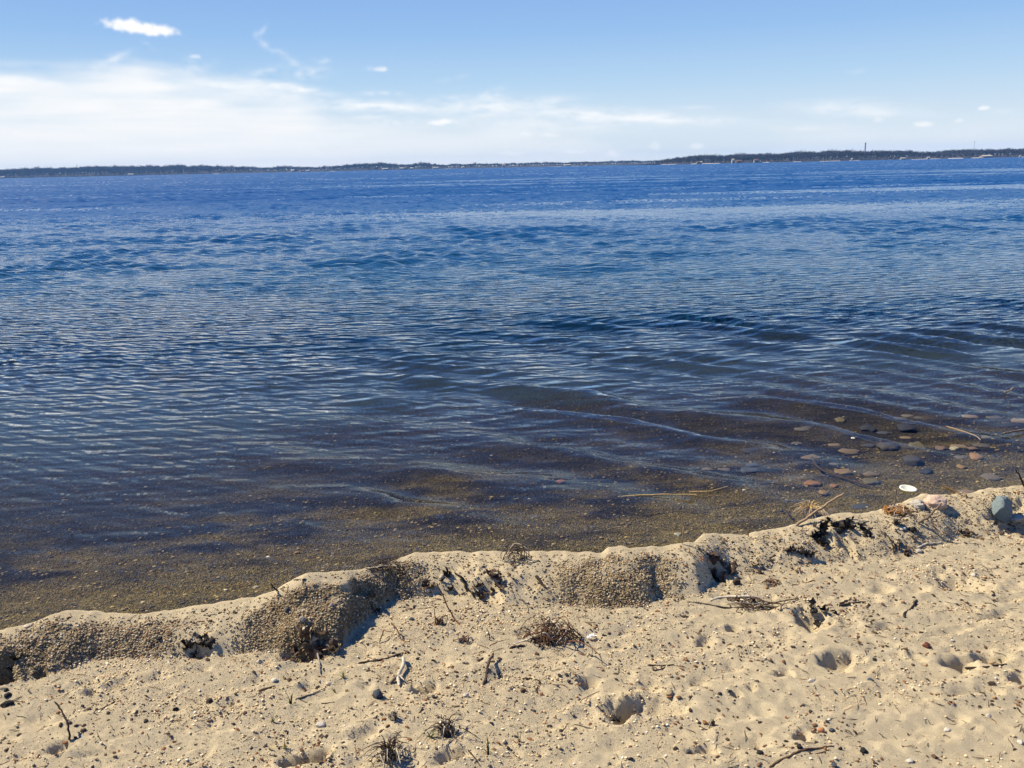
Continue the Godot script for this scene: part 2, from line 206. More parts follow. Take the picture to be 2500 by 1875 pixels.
const LEAVES := [
	["black curled leaf in the upper heap below the straw tuft", "leafblack", 1.386, -3.459, 0.05, 0.042, 14, 0.052],
	["black curled leaf in the lower round heap below the straw tuft", "leafblack", 1.292, -3.393, 0.035, 0.052, 14, 0.052],
	["dark leaf scrap in the row below the round leaf heap", "leafblack", 1.153, -3.281, 0.027, 0.02, 4, 0.03],
	["dark ragged leaf lying flat near the round leaf heap", "leafblack", 1.197, -3.267, 0.041, 0.02, 5, 0.04],
	["dark leaf scrap on the sand right of the bank notch", "leafdark", 0.973, -3.206, 0.037, 0.034, 5, 0.035],
	["large dark leaf heaped in the bank notch right of centre", "leafdark", 0.83, -3.168, 0.066, 0.034, 14, 0.055],
	["dark curled leaf in the heap against the centre bank", "leafdark", -0.112, -3.041, 0.067, 0.036, 15, 0.048],
	["dark leaf under the white stone at the centre bank", "leafblack", -0.274, -3.094, 0.029, 0.032, 5, 0.04],
	["dark leaf at the left end of the centre bank foot", "leafdark", -0.337, -3.074, 0.029, 0.021, 4, 0.04],
	["tan oak leaf in the heap at the left gravel slope foot", "leaftan", -0.656, -2.671, 0.065, 0.027, 9, 0.055],
	["dark oak leaf in the heap at the left gravel slope foot", "leafdark", -0.698, -2.668, 0.085, 0.023, 14, 0.055],
	["black leaf lying inside the left bank hollow", "leafblack", -1.106, -2.676, 0.051, 0.016, 17, 0.042],
	["dark leaf on the slope between leaf heap and grey rock", "leafblack", 1.467, -3.476, 0.053, 0.022, 6, 0.04],
	["black leaf stuck in the sand below the crest at right", "leafblack", 1.504, -3.412, 0.021, 0.032, 5, 0.04],
	["brown leaf in the small heap above the bleached branch", "leafdark", 1.631, -3.341, 0.031, 0.037, 8, 0.04],
	["dark leaf beside the white stone on the bank", "leafblack", 1.658, -3.474, 0.014, 0.021, 3, 0.045],
	["dark leaf below the leaning grey stick", "leafblack", 1.711, -3.428, 0.018, 0.025, 4, 0.035],
	["brown leaf along the foot of the far right bank", "leafdark", 1.987, -3.493, 0.065, 0.023, 7, 0.035],
	["dark leaf in the hollow right of the twig pile", "leafblack", 1.098, -2.847, 0.072, 0.034, 10, 0.035],
	["brown leaf tucked under the blue grey rock", "leafdark", 2.122, -3.55, 0.025, 0.021, 4, 0.04],
	["reddish brown leaf lying alone before the left bank foot", "leafrust", -0.809, -2.651, 0.011, 0.008, 1, 0.03],
	["brown leaf scrap beside the dark slanting bank twigs", "leafdark", -0.524, -2.949, 0.022, 0.026, 4, 0.04],
	["dark leaf at the foot of the left bank, far left", "leafblack", -1.691, -2.586, 0.027, 0.012, 3, 0.04],
	["dark leaf piled under the twig pile", "leafdark", 0.831, -2.946, 0.062, 0.013, 6, 0.035],
	["dark leaf in the left wall of the deep footprint", "leafblack", 0.286, -2.296, 0.015, 0.009, 3, 0.025],
	["brown leaf under the root tangle", "leafdark", 0.115, -2.67, 0.071, 0.034, 10, 0.035],
]
const TANGLES := [
	["large tangle of dry reddish roots on the sand at centre", "root_tangle", "rootred", 0.117, -2.712, 0.126, 0.065, 60],
	["dark matted dry grass clump with white blades, bottom centre", "dry_grass_clump", "rootdark", -0.208, -2.168, 0.066, 0.055, 64],
	["dark dry grass clump at the bottom edge left of centre", "dry_grass_clump", "rootdark", -0.362, -2.06, 0.068, 0.06, 70],
	["small dry root tuft around the upright stem", "root_tangle", "rootred", -0.278, -2.811, 0.03, 0.03, 16],
	["wiry tangle of stems arching on the bank crest at centre", "root_tangle", "rootdark", 0.005, -3.142, 0.071, 0.06, 16],
	["fibrous brown root mat along the bank crest left of centre", "root_tangle", "rootdark", -0.522, -3.111, 0.1, 0.02, 30],
	["loose heap of thin stems in the twig pile at centre right", "root_tangle", "rootdark", 0.871, -2.924, 0.107, 0.025, 22],
	["golden straw tuft at the bank edge over the water", "straw_tuft", "straw", 1.554, -4.225, 0.065, 0.085, 110],
	["low rust orange grass mat on the crest below the white disc", "grass_mat", "rustgrass", 1.696, -3.565, 0.073, 0.02, 80],
	["small straw tuft on the sand above the twig pile", "straw_tuft", "straw", 1.133, -3.186, 0.026, 0.02, 14],
	["small reddish root bundle lying left of the root tangle", "root_tangle", "rootred", -0.191, -2.702, 0.037, 0.015, 14],
	["brown root fibres lying below the bank notch", "root_tangle", "rootred", 0.997, -3.089, 0.055, 0.02, 16],
	["thin orange stems scattered at the crest right of the pink boulder", "straw_tuft", "straw", 2.07, -3.725, 0.049, 0.02, 14],
	["small dark weed clump at the bottom left of centre", "root_tangle", "rootdark", -0.372, -2.243, 0.019, 0.03, 12],
	["wispy brown weed in the pebbles at the bottom centre right", "root_tangle", "rootdark", 0.562, -2.198, 0.017, 0.02, 10],
]
const TUFTS := [
	["spiky dark green grass tuft between twigs at lower left centre", "green", -0.706, -2.351, 6, 0.05, 0.5],
	["small pale green grass tuft below the spiky green one", "palegreen", -0.74, -2.266, 5, 0.042, 0.5],
	["yellow green grass tuft by the dead oak leaves", "yellowgreen", -0.57, -2.494, 12, 0.03, 1],
	["sparse yellow blade pair below the grey root", "yellowgreen", -0.584, -2.427, 3, 0.028, 0.5],
	["short yellowish grass above the dark hollow at the bottom left", "yellowgreen", -0.671, -2.14, 5, 0.03, 0.5],
	["four bladed green grass tuft at the bottom centre", "green", -0.086, -2.064, 5, 0.055, 0.7],
	["single thin green blade standing in the bottom centre sand", "green", -0.001, -2.14, 2, 0.05, 0.2],
	["green and white blades at the left of the dry grass clump", "palegreen", -0.255, -2.156, 8, 0.04, 0.9],
	["white split blade standing at the bottom edge centre", "whiteblade", -0.068, -2.019, 2, 0.035, 0.2],
	["faint yellow grass sprig on the gravel at the lower left", "yellowgreen", -0.713, -2.138, 4, 0.02, 1],
]
const FAR_TOPS := [Vector2(-1308.243, 20), Vector2(-1193.028, 21), Vector2(-1000.857, 22), Vector2(-895.085, 21), Vector2(-808.503, 21), Vector2(-712.256, 18), Vector2(-596.7, 12), Vector2(-538.897, 14), Vector2(-500.353, 12), Vector2(-423.241, 12.5), Vector2(-346.101, 18), Vector2(-312.343, 18), Vector2(-278.579, 16), Vector2(-244.809, 12), Vector2(-220.684, 14), Vector2(-182.079, 14), Vector2(-153.12, 9), Vector2(-133.812, 12), Vector2(-37.243, 11), Vector2(59.372, 10), Vector2(156.034, 10), Vector2(252.741, 10.5), Vector2(349.496, 9), Vector2(494.714, 9)]
const NEAR_TOPS := [Vector2(223.544, 2.5), Vector2(240.321, 6.5), Vector2(252.305, 9), Vector2(276.278, 10.5), Vector2(306.251, 12.5), Vector2(336.231, 12), Vector2(396.213, 12.5), Vector2(432.216, 13.5), Vector2(474.232, 14.5), Vector2(552.299, 14.5), Vector2(576.33, 13), Vector2(612.385, 13.5), Vector2(630.416, 11), Vector2(660.474, 9.8), Vector2(678.512, 11.5), Vector2(708.581, 14), Vector2(741.665, 12), Vector2(756.707, 12), Vector2(846.993, 13)]
const HOUSES := [
	["white lakeside cabin at the far left end of the shore", -1188.839, -2096, 9, 4, 1, "wallwhite", "grey"],
	["small pale house on the left part of the far shore", -887.62, -2096, 12, 4, 1.5, "wallcream", "grey"],
	["white house with a steep roof on the far shore left of centre", -505.171, -2096, 8, 6, 1.5, "wallwhite", "grey"],
	["low cream house right of the steep roofed white house", -484.009, -2096, 12, 4, 2, "wallcream", "brown"],
	["low white house at the right of that far shore pair", -470.541, -2096, 9, 4, 1.5, "wallwhite", "grey"],
	["long pale house in front of the rounded wood", -287.677, -2096, 14, 4.5, 1.5, "wallcream", "grey"],
	["white house on the far shore near the picture centre", -249.158, -2096, 9, 5, 1, "wallwhite", "grey"],
	["grey gabled house on the far shore just past the centre white house", -239.527, -2096, 8, 6.5, 1, "wallcream", "brown"],
	["cream house standing alone in the central far trees", -225.08, -2096, 8, 4.5, 1, "wallcream", "grey"],
	["white low house in the gap of the central far trees", -169.208, -2096, 13, 4.5, 1, "wallwhite", "grey"],
	["small white house right of the gap in the far trees", -104.646, -2096, 7, 4, 1.5, "wallwhite", "grey"],
	["tall narrow white house on the far shore centre right", -9.212, -2096, 6, 9, 1, "wallwhite", "grey"],
	["cream house beside the pale strip of the far beach", 141.262, -2096, 16, 4, 1.5, "wallcream", "grey"],
	["white house at the end of the pale far beach strip", 191.445, -2096, 14, 4, 1.5, "wallwhite", "brown"],
	["cream cottage on the headland, left of the tall white house", 277.819, -1296, 5, 3.4, 0.6, "wallcream", "brown"],
	["pale cottage right beside the cream headland cottage", 281.404, -1296, 4.5, 3.4, 0.6, "wallcream", "grey"],
	["tall white house on the headland shore", 328.621, -1296, 3.6, 6, 0.6, "wallwhite", "grey"],
	["wide brown house right of the tall white headland house", 336.99, -1296, 8, 4.2, 1, "tanwall", "brown"],
	["pale gabled house with steep roof on the headland", 362.102, -1296, 6, 5, 0.8, "wallcream", "brown"],
	["tiny white boathouse right of the steep gabled headland house", 367.483, -1296, 3, 2.4, 0.5, "wallwhite", "grey"],
	["small white shed at the water below the headland woods", 502.102, -1296, 2, 3.4, 0.4, "wallwhite", "grey"],
	["low pale house at the water right of the tower", 576.354, -1296, 7, 2.6, 0.5, "wallcream", "grey"],
	["small white boathouse on the headland below the mast", 613.496, -1296, 3.4, 2.8, 0.4, "wallwhite", "grey"],
	["long low pale roofed house near the right end of the headland", 697.407, -1296, 15, 3.6, 0.8, "tanwall", "palegrey"],
	["little white hut at the right end of the headland", 747.181, -1296, 2.4, 2, 1, "wallwhite", "grey"],
]
const BANK := [Vector3(-51.26, 6.214, 0.9), Vector3(-35.957, 6.409, 0.95), Vector3(-28.816, 6.176, 0.96), Vector3(-26.64, 5.652, 0.96), Vector3(-24.408, 5.73, 0.95), Vector3(-21.965, 6.336, 0.95), Vector3(-19.835, 5.478, 0.95), Vector3(-15.19, 5.288, 0.95), Vector3(-13.044, 4.915, 0.93), Vector3(-11.14, 3.975, 0.82), Vector3(-8.668, 3.295, 0.72), Vector3(-3.55, 2.775, 0.62), Vector3(1.651, 2.273, 0.55), Vector3(9.417, 1.615, 0.5), Vector3(16.867, 1.5, 0.48), Vector3(23.804, 1.5, 0.45), Vector3(30.084, 1.5, 0.42), Vector3(47.326, 1.5, 0.45)]
const CLOUDS := [
	[-21.537, 8.097, 1.908, 0.368, 1.1, -0.091, 1],
	[-22.389, 8.217, 0.87, 0.301, 0.7, -0.021, 1],
	[-20.221, 8.052, 0.762, 0.284, 0.7, -0.021, 1],
	[-8.629, 3.929, 3.06, 0.316, 0.62, -0.051, 0],
	[-6.604, 3.71, 3.864, 0.269, 0.4, -0.051, 0],
	[-1.184, 3.673, 3.892, 0.639, 0.5, 0.009, 0],
	[2.453, 3.942, 1.938, 0.294, 0.3, 0.079, 0],
	[6.324, 3.008, 6.331, 0.492, 0.6, -0.071, 0],
	[10.409, 2.624, 4.958, 0.22, 0.5, -0.051, 0],
	[1.655, 2.548, 6.727, 0.398, 0.35, -0.061, 0],
	[-13.524, 5.01, 2.334, 0.236, 0.75, -0.141, 0],
	[-16.87, 5.093, 3.597, 0.255, 0.55, -0.051, 0],
	[-27.773, 5.195, 2.461, 0.257, 0.6, -0.071, 0],
	[-15.023, 4.466, 3.918, 0.33, 0.35, -0.021, 0],
	[-11.152, 3.806, 1.756, 0.289, 0.35, -0.021, 0],
	[-7.749, 5.991, 0.504, 0.142, 0.6, -0.021, 1],
	[-8.375, 6.042, 0.452, 0.119, 0.3, -0.021, 2],
	[-4.068, 2.808, 1.038, 0.174, 0.95, 0.029, 1],
	[-18.682, 6.671, 0.39, 0.113, 0.45, -0.021, 1],
	[-11.326, 6.516, 0.542, 0.187, 0.3, -0.021, 2],
	[24.921, 1.896, 0.558, 0.182, 0.75, -0.021, 1],
	[27.921, 2.639, 0.406, 0.11, 0.85, -0.021, 1],
	[26.711, 1.984, 0.333, 0.134, 0.5, 0.179, 1],
	[21.053, 4.999, 0.448, 0.136, 0.2, -0.021, 2],
	[22.488, 2.217, 0.29, 0.139, 0.4, -0.021, 1],
	[11.967, 0.955, 0.452, 0.198, 0.6, -0.021, 1],
	[6.728, 0.651, 0.519, 0.202, 0.7, -0.021, 1],
	[2.821, 1.872, 0.731, 0.125, 0.5, -0.071, 1],
	[1.255, 2.006, 0.47, 0.15, 0.45, -0.021, 1],
	[9.428, 1.041, 0.409, 0.3, 0.4, -0.021, 1],
	[4.382, 0.803, 1.044, 0.127, 0.5, -0.021, 1],
	[0.314, 0.788, 1.183, 0.152, 0.4, -0.021, 1],
	[20.286, 3.022, 3.142, 0.465, 0.36, -0.021, 0],
	[22.792, 2.596, 2.611, 0.321, 0.34, -0.051, 0],
	[18.266, 1.92, 2.099, 0.238, 0.3, -0.021, 0],
	[28.904, 2.461, 0.439, 0.131, 0.3, -0.021, 2],
	[-23.499, 6.189, 1.301, 0.394, 0.3, 0.329, 2],
	[-22.919, 6.532, 0.652, 0.197, 0.28, 0.479, 2],
	[-14.694, 8.16, 0.333, 0.225, 0.22, 0.879, 2],
	[-14.965, 7.772, 0.285, 0.316, 0.26, -0.921, 2],
	[-14.483, 7.325, 0.526, 0.228, 0.26, -0.621, 2],
	[-13.617, 6.806, 0.726, 0.276, 0.24, -0.571, 2],
	[-12.816, 6.231, 0.733, 0.326, 0.22, -0.621, 2],
	[-12.239, 5.812, 1.478, 0.375, 0.3, 0.079, 2],
	[-14.905, 5.802, 1.204, 0.325, 0.25, 0.279, 2],
	[-16.818, 5.625, 1.183, 0.276, 0.2, 0.179, 2],
	[-18.861, 6.059, 1.154, 0.588, 0.22, 0.179, 2],
	[-21.298, 7.343, 0.398, 0.132, 0.3, -0.621, 2],
	[-4.009, 4.262, 2.84, 0.171, 0.25, 0.029, 2],
	[-7.829, 4.6, 1.526, 0.169, 0.3, -0.021, 2],
	[-0.903, 4.454, 1.034, 0.341, 0.28, 0.279, 2],
	[-3.191, 5.464, 1.284, 0.145, 0.1, 0.179, 2],
	[19.114, 3.35, 1.382, 0.14, 0.16, -0.021, 2],
	[11.893, 3.333, 1.486, 0.145, 0.2, -0.021, 2],
	[-15.256, 1.832, 2.211, 0.145, 0.16, -0.021, 2],
	[-22.538, 1.489, 1.578, 0.14, 0.35, -0.021, 1],
	[-20.28, 1.391, 1.393, 0.118, 0.4, -0.021, 1],
	[-24.278, 1.67, 0.874, 0.092, 0.3, -0.021, 1],
	[-10.768, 2.141, 2.028, 0.295, 0.2, -0.021, 2],
	[-8.545, 3.22, 1.53, 0.245, 0.35, -0.021, 0],
	[-9.649, 3.793, 1.264, 0.194, 0.25, -0.021, 2],
	[-7.159, 2.906, 1.542, 0.246, 0.3, -0.021, 2],
]

var rng := RandomNumberGenerator.new()
var gx := PackedFloat32Array()
var gz := PackedFloat32Array()
var gh := PackedFloat32Array()
var crest_z := PackedFloat32Array()
var crest_h := PackedFloat32Array()
var foot_z := PackedFloat32Array()
var palette := {}
var speckle: NoiseTexture2D
var fine_relief: NoiseTexture2D


func _ready() -> void:
	rng.seed = 4711
	# --- camera, sky, sun, exposure
	var cam := Camera3D.new()
	cam.name = "camera"
	add_child(cam)
	cam.position = Vector3(0, 1.75, 0)
	cam.basis = Basis(Vector3.RIGHT, deg_to_rad(-14.14)) * Basis(Vector3.BACK, deg_to_rad(-1.22))
	cam.fov = 48.0
	cam.near = 0.05
	cam.far = 9000.0
	cam.current = true
	var env := Environment.new()
	env.background_mode = Environment.BG_SKY
	env.tonemap_mode = Environment.TONE_MAPPER_LINEAR
	env.tonemap_exposure = 1.92
	env.fog_enabled = true
	env.fog_density = 0.00012
	env.fog_light_color = Color(0.47, 0.68, 0.93)
	env.sdfgi_enabled = true
	env.ssao_enabled = true
	env.ssil_enabled = true
	var sky := Sky.new()
	var pano := PanoramaSkyMaterial.new()
	pano.panorama = sky_picture()
	pano.energy_multiplier = 0.53
	sky.sky_material = pano
	env.sky = sky
	var we := WorldEnvironment.new()
	we.name = "world_environment"
	we.environment = env
	add_child(we)
	var sun := DirectionalLight3D.new()
	sun.name = "sun"
	sun.light_color = Color(1.0, 0.945, 0.84)
	sun.light_energy = 1.6
	sun.light_angular_distance = 0.5
	sun.shadow_enabled = true
	add_child(sun)
	var el := deg_to_rad(47.0)
	var az := deg_to_rad(22.0)
	var to_sun := Vector3(-cos(el) * cos(az), sin(el), -cos(el) * sin(az))
	sun.basis = Basis.looking_at(-to_sun, Vector3.UP)
	# --- setting
	make_palette()
	make_ground()
	make_water()
	make_far_shores()
	# --- things
	make_boulders_and_stones()
	make_sticks()
	make_leaves()
	make_tangles()
	make_tufts()
	make_feather()
	make_disc()
	# --- small uncountable grains
	make_gravel()
	make_sunk_pebbles()
	make_debris()


# ---------------------------------------------------------------- helpers
func tag(o: Node, label: String, category: String, group := "", kind := "") -> void:
	o.set_meta("label", label)
	o.set_meta("category", category)
	if group != "":
		o.set_meta("group", group)
	if kind != "":
		o.set_meta("kind", kind)


func put(called: String, m: Mesh, mat: Material, parent: Node = self) -> MeshInstance3D:
	var o := MeshInstance3D.new()
	o.name = called
	o.mesh = m
	if mat:
		o.material_override = mat
	parent.add_child(o, true)
	if parent == self:
		o.name = numbered(called, o)
	return o


var used := {}


func numbered(called: String, _o: Node) -> String:
	var n: int = used.get(called, 0)
	used[called] = n + 1
	return called if n == 0 else "%s_%03d" % [called, n]


func holder(called: String, at: Vector3) -> Node3D:
	var o := Node3D.new()
	o.position = at
	add_child(o)
	o.name = numbered(called, o)
	return o


func lin(r: float, g: float, b: float) -> Color:
	return Color(r, g, b).linear_to_srgb()


func noise_texture(freq: float, octaves: int, lo: float, hi: float, size := 512, kind := FastNoiseLite.TYPE_SIMPLEX_SMOOTH, seed_ := 1) -> NoiseTexture2D:
	var n := FastNoiseLite.new()
	n.noise_type = kind
	n.seed = seed_
	n.frequency = freq
	n.fractal_octaves = octaves
	if octaves == 1:
		n.fractal_type = FastNoiseLite.FRACTAL_NONE
	var t := NoiseTexture2D.new()
	t.width = size
	t.height = size
	t.seamless = true
	t.noise = n
	var g := Gradient.new()
	g.set_color(0, Color(lo, lo, lo))
	g.set_color(1, Color(hi, hi, hi))
	t.color_ramp = g
	return t


func matte(c: Color, rough := 0.9, scale := 18.0, relief := 0.25) -> StandardMaterial3D:
	var m := StandardMaterial3D.new()
	m.albedo_color = c
	m.roughness = rough
	m.metallic_specular = 0.35
	m.albedo_texture = speckle
	m.uv1_triplanar = true
	m.uv1_scale = Vector3(scale, scale, scale)
	m.heightmap_enabled = relief > 0.0
	m.heightmap_texture = fine_relief
	m.heightmap_scale = relief
	return m


func make_palette() -> void:
	speckle = noise_texture(0.03, 4, 0.62, 1.0, 256, FastNoiseLite.TYPE_SIMPLEX_SMOOTH, 5)
	fine_relief = noise_texture(0.06, 4, 0.0, 1.0, 256, FastNoiseLite.TYPE_SIMPLEX_SMOOTH, 6)
	var c := {
		"dark": lin(0.055, 0.038, 0.028), "brown": lin(0.15, 0.09, 0.05), "greybrown": lin(0.24, 0.19, 0.14), "grey": lin(0.4, 0.37, 0.31), "pale": lin(0.72, 0.64, 0.49),
		"tan": lin(0.42, 0.3, 0.18), "straw": lin(0.7, 0.5, 0.22), "rust": lin(0.2, 0.09, 0.045), "bark": lin(0.09, 0.06, 0.045), "cream": lin(0.7, 0.6, 0.43), "slate": lin(0.08, 0.095, 0.115),
		"lilac": lin(0.42, 0.36, 0.38), "white": lin(0.74, 0.67, 0.55), "black": lin(0.032, 0.03, 0.03), "darkbrown": lin(0.07, 0.05, 0.035), "orange": lin(0.6, 0.27, 0.13),
		"sand": lin(0.5, 0.4, 0.24), "redbrown": lin(0.22, 0.08, 0.05), "bluerock": lin(0.22, 0.28, 0.29), "pink": lin(0.68, 0.5, 0.38), "palegrey": lin(0.56, 0.52, 0.44),
		"orangewet": lin(0.27, 0.14, 0.055), "ochre": lin(0.24, 0.155, 0.065), "pinkwet": lin(0.16, 0.11, 0.085), "palewet": lin(0.38, 0.36, 0.24), "slatewet": lin(0.03, 0.034, 0.042), "olive": lin(0.13, 0.11, 0.055), "greywet": lin(0.065, 0.062, 0.058),
		"rootred": lin(0.2, 0.1, 0.055), "rootdark": lin(0.11, 0.07, 0.045), "rustgrass": lin(0.45, 0.2, 0.05), "tanwall": lin(0.36, 0.29, 0.23), "wallwhite": lin(0.52, 0.5, 0.47), "wallcream": lin(0.38, 0.33, 0.27),
	}
	for k in c:
		palette[k] = matte(c[k])
	for k in ["leafblack", "leafdark", "leaftan", "leafrust", "green", "palegreen", "yellowgreen", "whiteblade"]:
		var cl: Color = {"leafblack": lin(0.028, 0.022, 0.018), "leafdark": lin(0.085, 0.052, 0.035), "leaftan": lin(0.5, 0.38, 0.24), "leafrust": lin(0.25, 0.09, 0.035), "green": lin(0.07, 0.11, 0.025), "palegreen": lin(0.22, 0.27, 0.1), "yellowgreen": lin(0.42, 0.38, 0.1), "whiteblade": lin(0.7, 0.68, 0.5)}[k]
		var m := matte(cl, 0.75, 25.0, 0.0)
		m.cull_mode = BaseMaterial3D.CULL_DISABLED
		m.backlight_enabled = true
		m.backlight = cl * 0.35
		palette[k] = m


func arrays_mesh(v: PackedVector3Array, n: PackedVector3Array, idx: PackedInt32Array, c := PackedColorArray(), uv := PackedVector2Array()) -> ArrayMesh:
	var a := []
	a.resize(Mesh.ARRAY_MAX)
	a[Mesh.ARRAY_VERTEX] = v
	a[Mesh.ARRAY_NORMAL] = n
	a[Mesh.ARRAY_INDEX] = idx
	if c.size():
		a[Mesh.ARRAY_COLOR] = c
	if uv.size():
		a[Mesh.ARRAY_TEX_UV] = uv
	var m := ArrayMesh.new()
	m.add_surface_from_arrays(Mesh.PRIMITIVE_TRIANGLES, a)
	return m


func facet_normals(v: PackedVector3Array, idx: PackedInt32Array) -> PackedVector3Array:
	var n := PackedVector3Array()
	n.resize(v.size())
	for i in range(0, idx.size(), 3):
		var a := v[idx[i]]
		var fn := (v[idx[i + 2]] - a).cross(v[idx[i + 1]] - a)
		n[idx[i]] += fn
		n[idx[i + 1]] += fn
		n[idx[i + 2]] += fn
	for i in n.size():
		n[i] = n[i].normalized()
	return n


# ---------------------------------------------------------------- sky
func along(table: Array, x: float) -> Vector3:
	if x <= table[0].x:
		return table[0]
	for i in range(1, table.size()):
		if x < table[i].x:
			var a: Vector3 = table[i - 1]
			var b: Vector3 = table[i]
			return a.lerp(b, (x - a.x) / (b.x - a.x))
	return table[-1]


const AIR := [[0.0, 0.79, 0.855, 0.89], [2.0, 0.72, 0.825, 0.89], [5.0, 0.48, 0.68, 0.885], [8.0, 0.32, 0.535, 0.855], [10.5, 0.265, 0.46, 0.82], [16.0, 0.14, 0.325, 0.76], [26.0, 0.065, 0.215, 0.68], [45.0, 0.035, 0.15, 0.57], [90.0, 0.025, 0.11, 0.46]]


func air(e: float) -> Color:
	for i in range(1, AIR.size()):
		if e <= AIR[i][0]:
			var a: Array = AIR[i - 1]
			var b: Array = AIR[i]
			var t: float = clampf((e - a[0]) / (b[0] - a[0]), 0, 1)
			return Color(lerpf(a[1], b[1], t), lerpf(a[2], b[2], t), lerpf(a[3], b[3], t))
	return Color(0.06, 0.17, 0.53)


func veil(az: float, e: float, nz: FastNoiseLite) -> float:
	# the long white bank low over the lake, wispy at its top
	var b := along(BANK, az)
	var dir := Vector3(sin(deg_to_rad(az)), 0, cos(deg_to_rad(az)))
	var n1 := nz.get_noise_3d(dir.x * 14.0, e * 1.1, dir.z * 14.0)
	var n2 := nz.get_noise_3d(dir.x * 60.0 + 9.0, e * 6.0, dir.z * 60.0)
	var top := b.y + n1 * 2.2 + n2 * 0.6
	var v := b.z * smoothstep(top + 0.9, top - 1.7, e)
	var n3 := nz.get_noise_3d(dir.x * 26.0 + 3.0, e * 7.5, dir.z * 26.0)
	v *= 0.88 + 0.2 * n2 + 0.4 * n3 * smoothstep(0.5, 2.5, e)
	return clampf(v, 0.0, 1.0)


func sky_picture() -> ImageTexture:
	var nz := FastNoiseLite.new()
	nz.seed = 12
	nz.noise_type = FastNoiseLite.TYPE_SIMPLEX_SMOOTH
	nz.frequency = 0.16
	nz.fractal_octaves = 4
	var w := 4096
	var h := 2048
	var cloud_white := Color(0.99, 0.995, 0.99)
	var small := Image.create(512, 256, false, Image.FORMAT_RGBAF)
	for y in 256:
		var e := 90.0 - (y + 0.5) / 256.0 * 180.0
		var a := air(maxf(e, 0.0))
		for x in 512:
			var az := fposmod((x + 0.5) / 512.0 * 360.0 + 180.0, 360.0) - 180.0
			var c := a
			if e < 20.0 and e > -2.0:
				c = a.lerp(cloud_white, veil(az, maxf(e, 0.0), nz))
			small.set_pixel(x, y, Color(c.r, c.g, c.b, 1))
	small.resize(w, h, Image.INTERPOLATE_CUBIC)
	# the part over the lake in full detail, thin streaks and small clouds laid in
	var a0 := -40.0
	var cols := int(80.0 / 360.0 * w)
	var rows := int(24.0 / 180.0 * h)
	var cover := PackedFloat32Array()
	cover.resize(cols * rows)
	var step := 360.0 / w
	for c in CLOUDS:
		var cx: float = c[0]
		var cy: float = c[1]
		var rx: float = c[2]
		var ry: float = c[3]
		var st: int = c[6]
		var reach := 1.9 if st != 1 else 1.5
		for py in range(maxi(0, int((24.0 - cy - ry * reach * 1.4 - rx * absf(c[5])) / step)), mini(rows, int((24.0 - cy + ry * reach * 1.4 + rx * absf(c[5])) / step) + 2)):
			for px in range(maxi(0, int((cx - rx * reach - a0) / step)), mini(cols, int((cx + rx * reach - a0) / step) + 1)):
				var dx := a0 + (px + 0.5) * step - cx
				var dy: float = 24.0 - (py + 0.5) * step - cy - dx * c[5]
				var u := dx / rx
				var v := dy / ry
				if st == 1:
					v = v * (0.8 if dy > 0 else 1.25)
				var r2 := u * u + v * v
				if r2 > reach * reach:
					continue
				var gxx := a0 + px * step
				var gyy := 24.0 - py * step
				var d := 0.0
				if st == 1:
					var n := nz.get_noise_2d(gxx * 9.0 + cx * 7.0, gyy * 13.0)
					d = c[4] * smoothstep(0.28, -0.42, sqrt(r2) - 0.85 + n * 0.5)
				elif st == 0:
					var n := nz.get_noise_2d(gxx * 2.2, gyy * 12.0)
					var n3 := nz.get_noise_2d(gxx * 7.0 + 40.0, gyy * 26.0)
					d = c[4] * exp(-r2 * 1.3) * clampf(0.95 + n * 1.0 + n3 * 0.5, 0.0, 1.5)
				else:
					var n := nz.get_noise_2d(gxx * 5.0 - gyy * 4.0, gyy * 9.0 + gxx * 3.0)
					d = c[4] * exp(-r2 * 1.5) * clampf(0.8 + n * 1.7, 0.0, 1.6)
				var k := py * cols + px
				cover[k] = 1.0 - (1.0 - cover[k]) * (1.0 - clampf(d, 0.0, 1.0))
	for py in rows:
		var e := 24.0 - (py + 0.5) * step
		var a := air(maxf(e, 0.0))
		for px in cols:
			var az := a0 + (px + 0.5) * step
			var v := veil(az, e, nz) if e < 20.0 else 0.0
			var c := a.lerp(cloud_white, v).lerp(Color(1.04, 1.04, 1.03), cover[py * cols + px])
			small.set_pixel(posmod(int(round(a0 / step)) + px, w), h / 2 - rows + py, Color(c.r, c.g, c.b, 1))
	return ImageTexture.create_from_image(small)


# ---------------------------------------------------------------- ground
func lookup2(table: Array, x: float) -> int:
	for i in range(1, table.size()):
		if x < table[i].x:
			return i
	return table.size() - 1


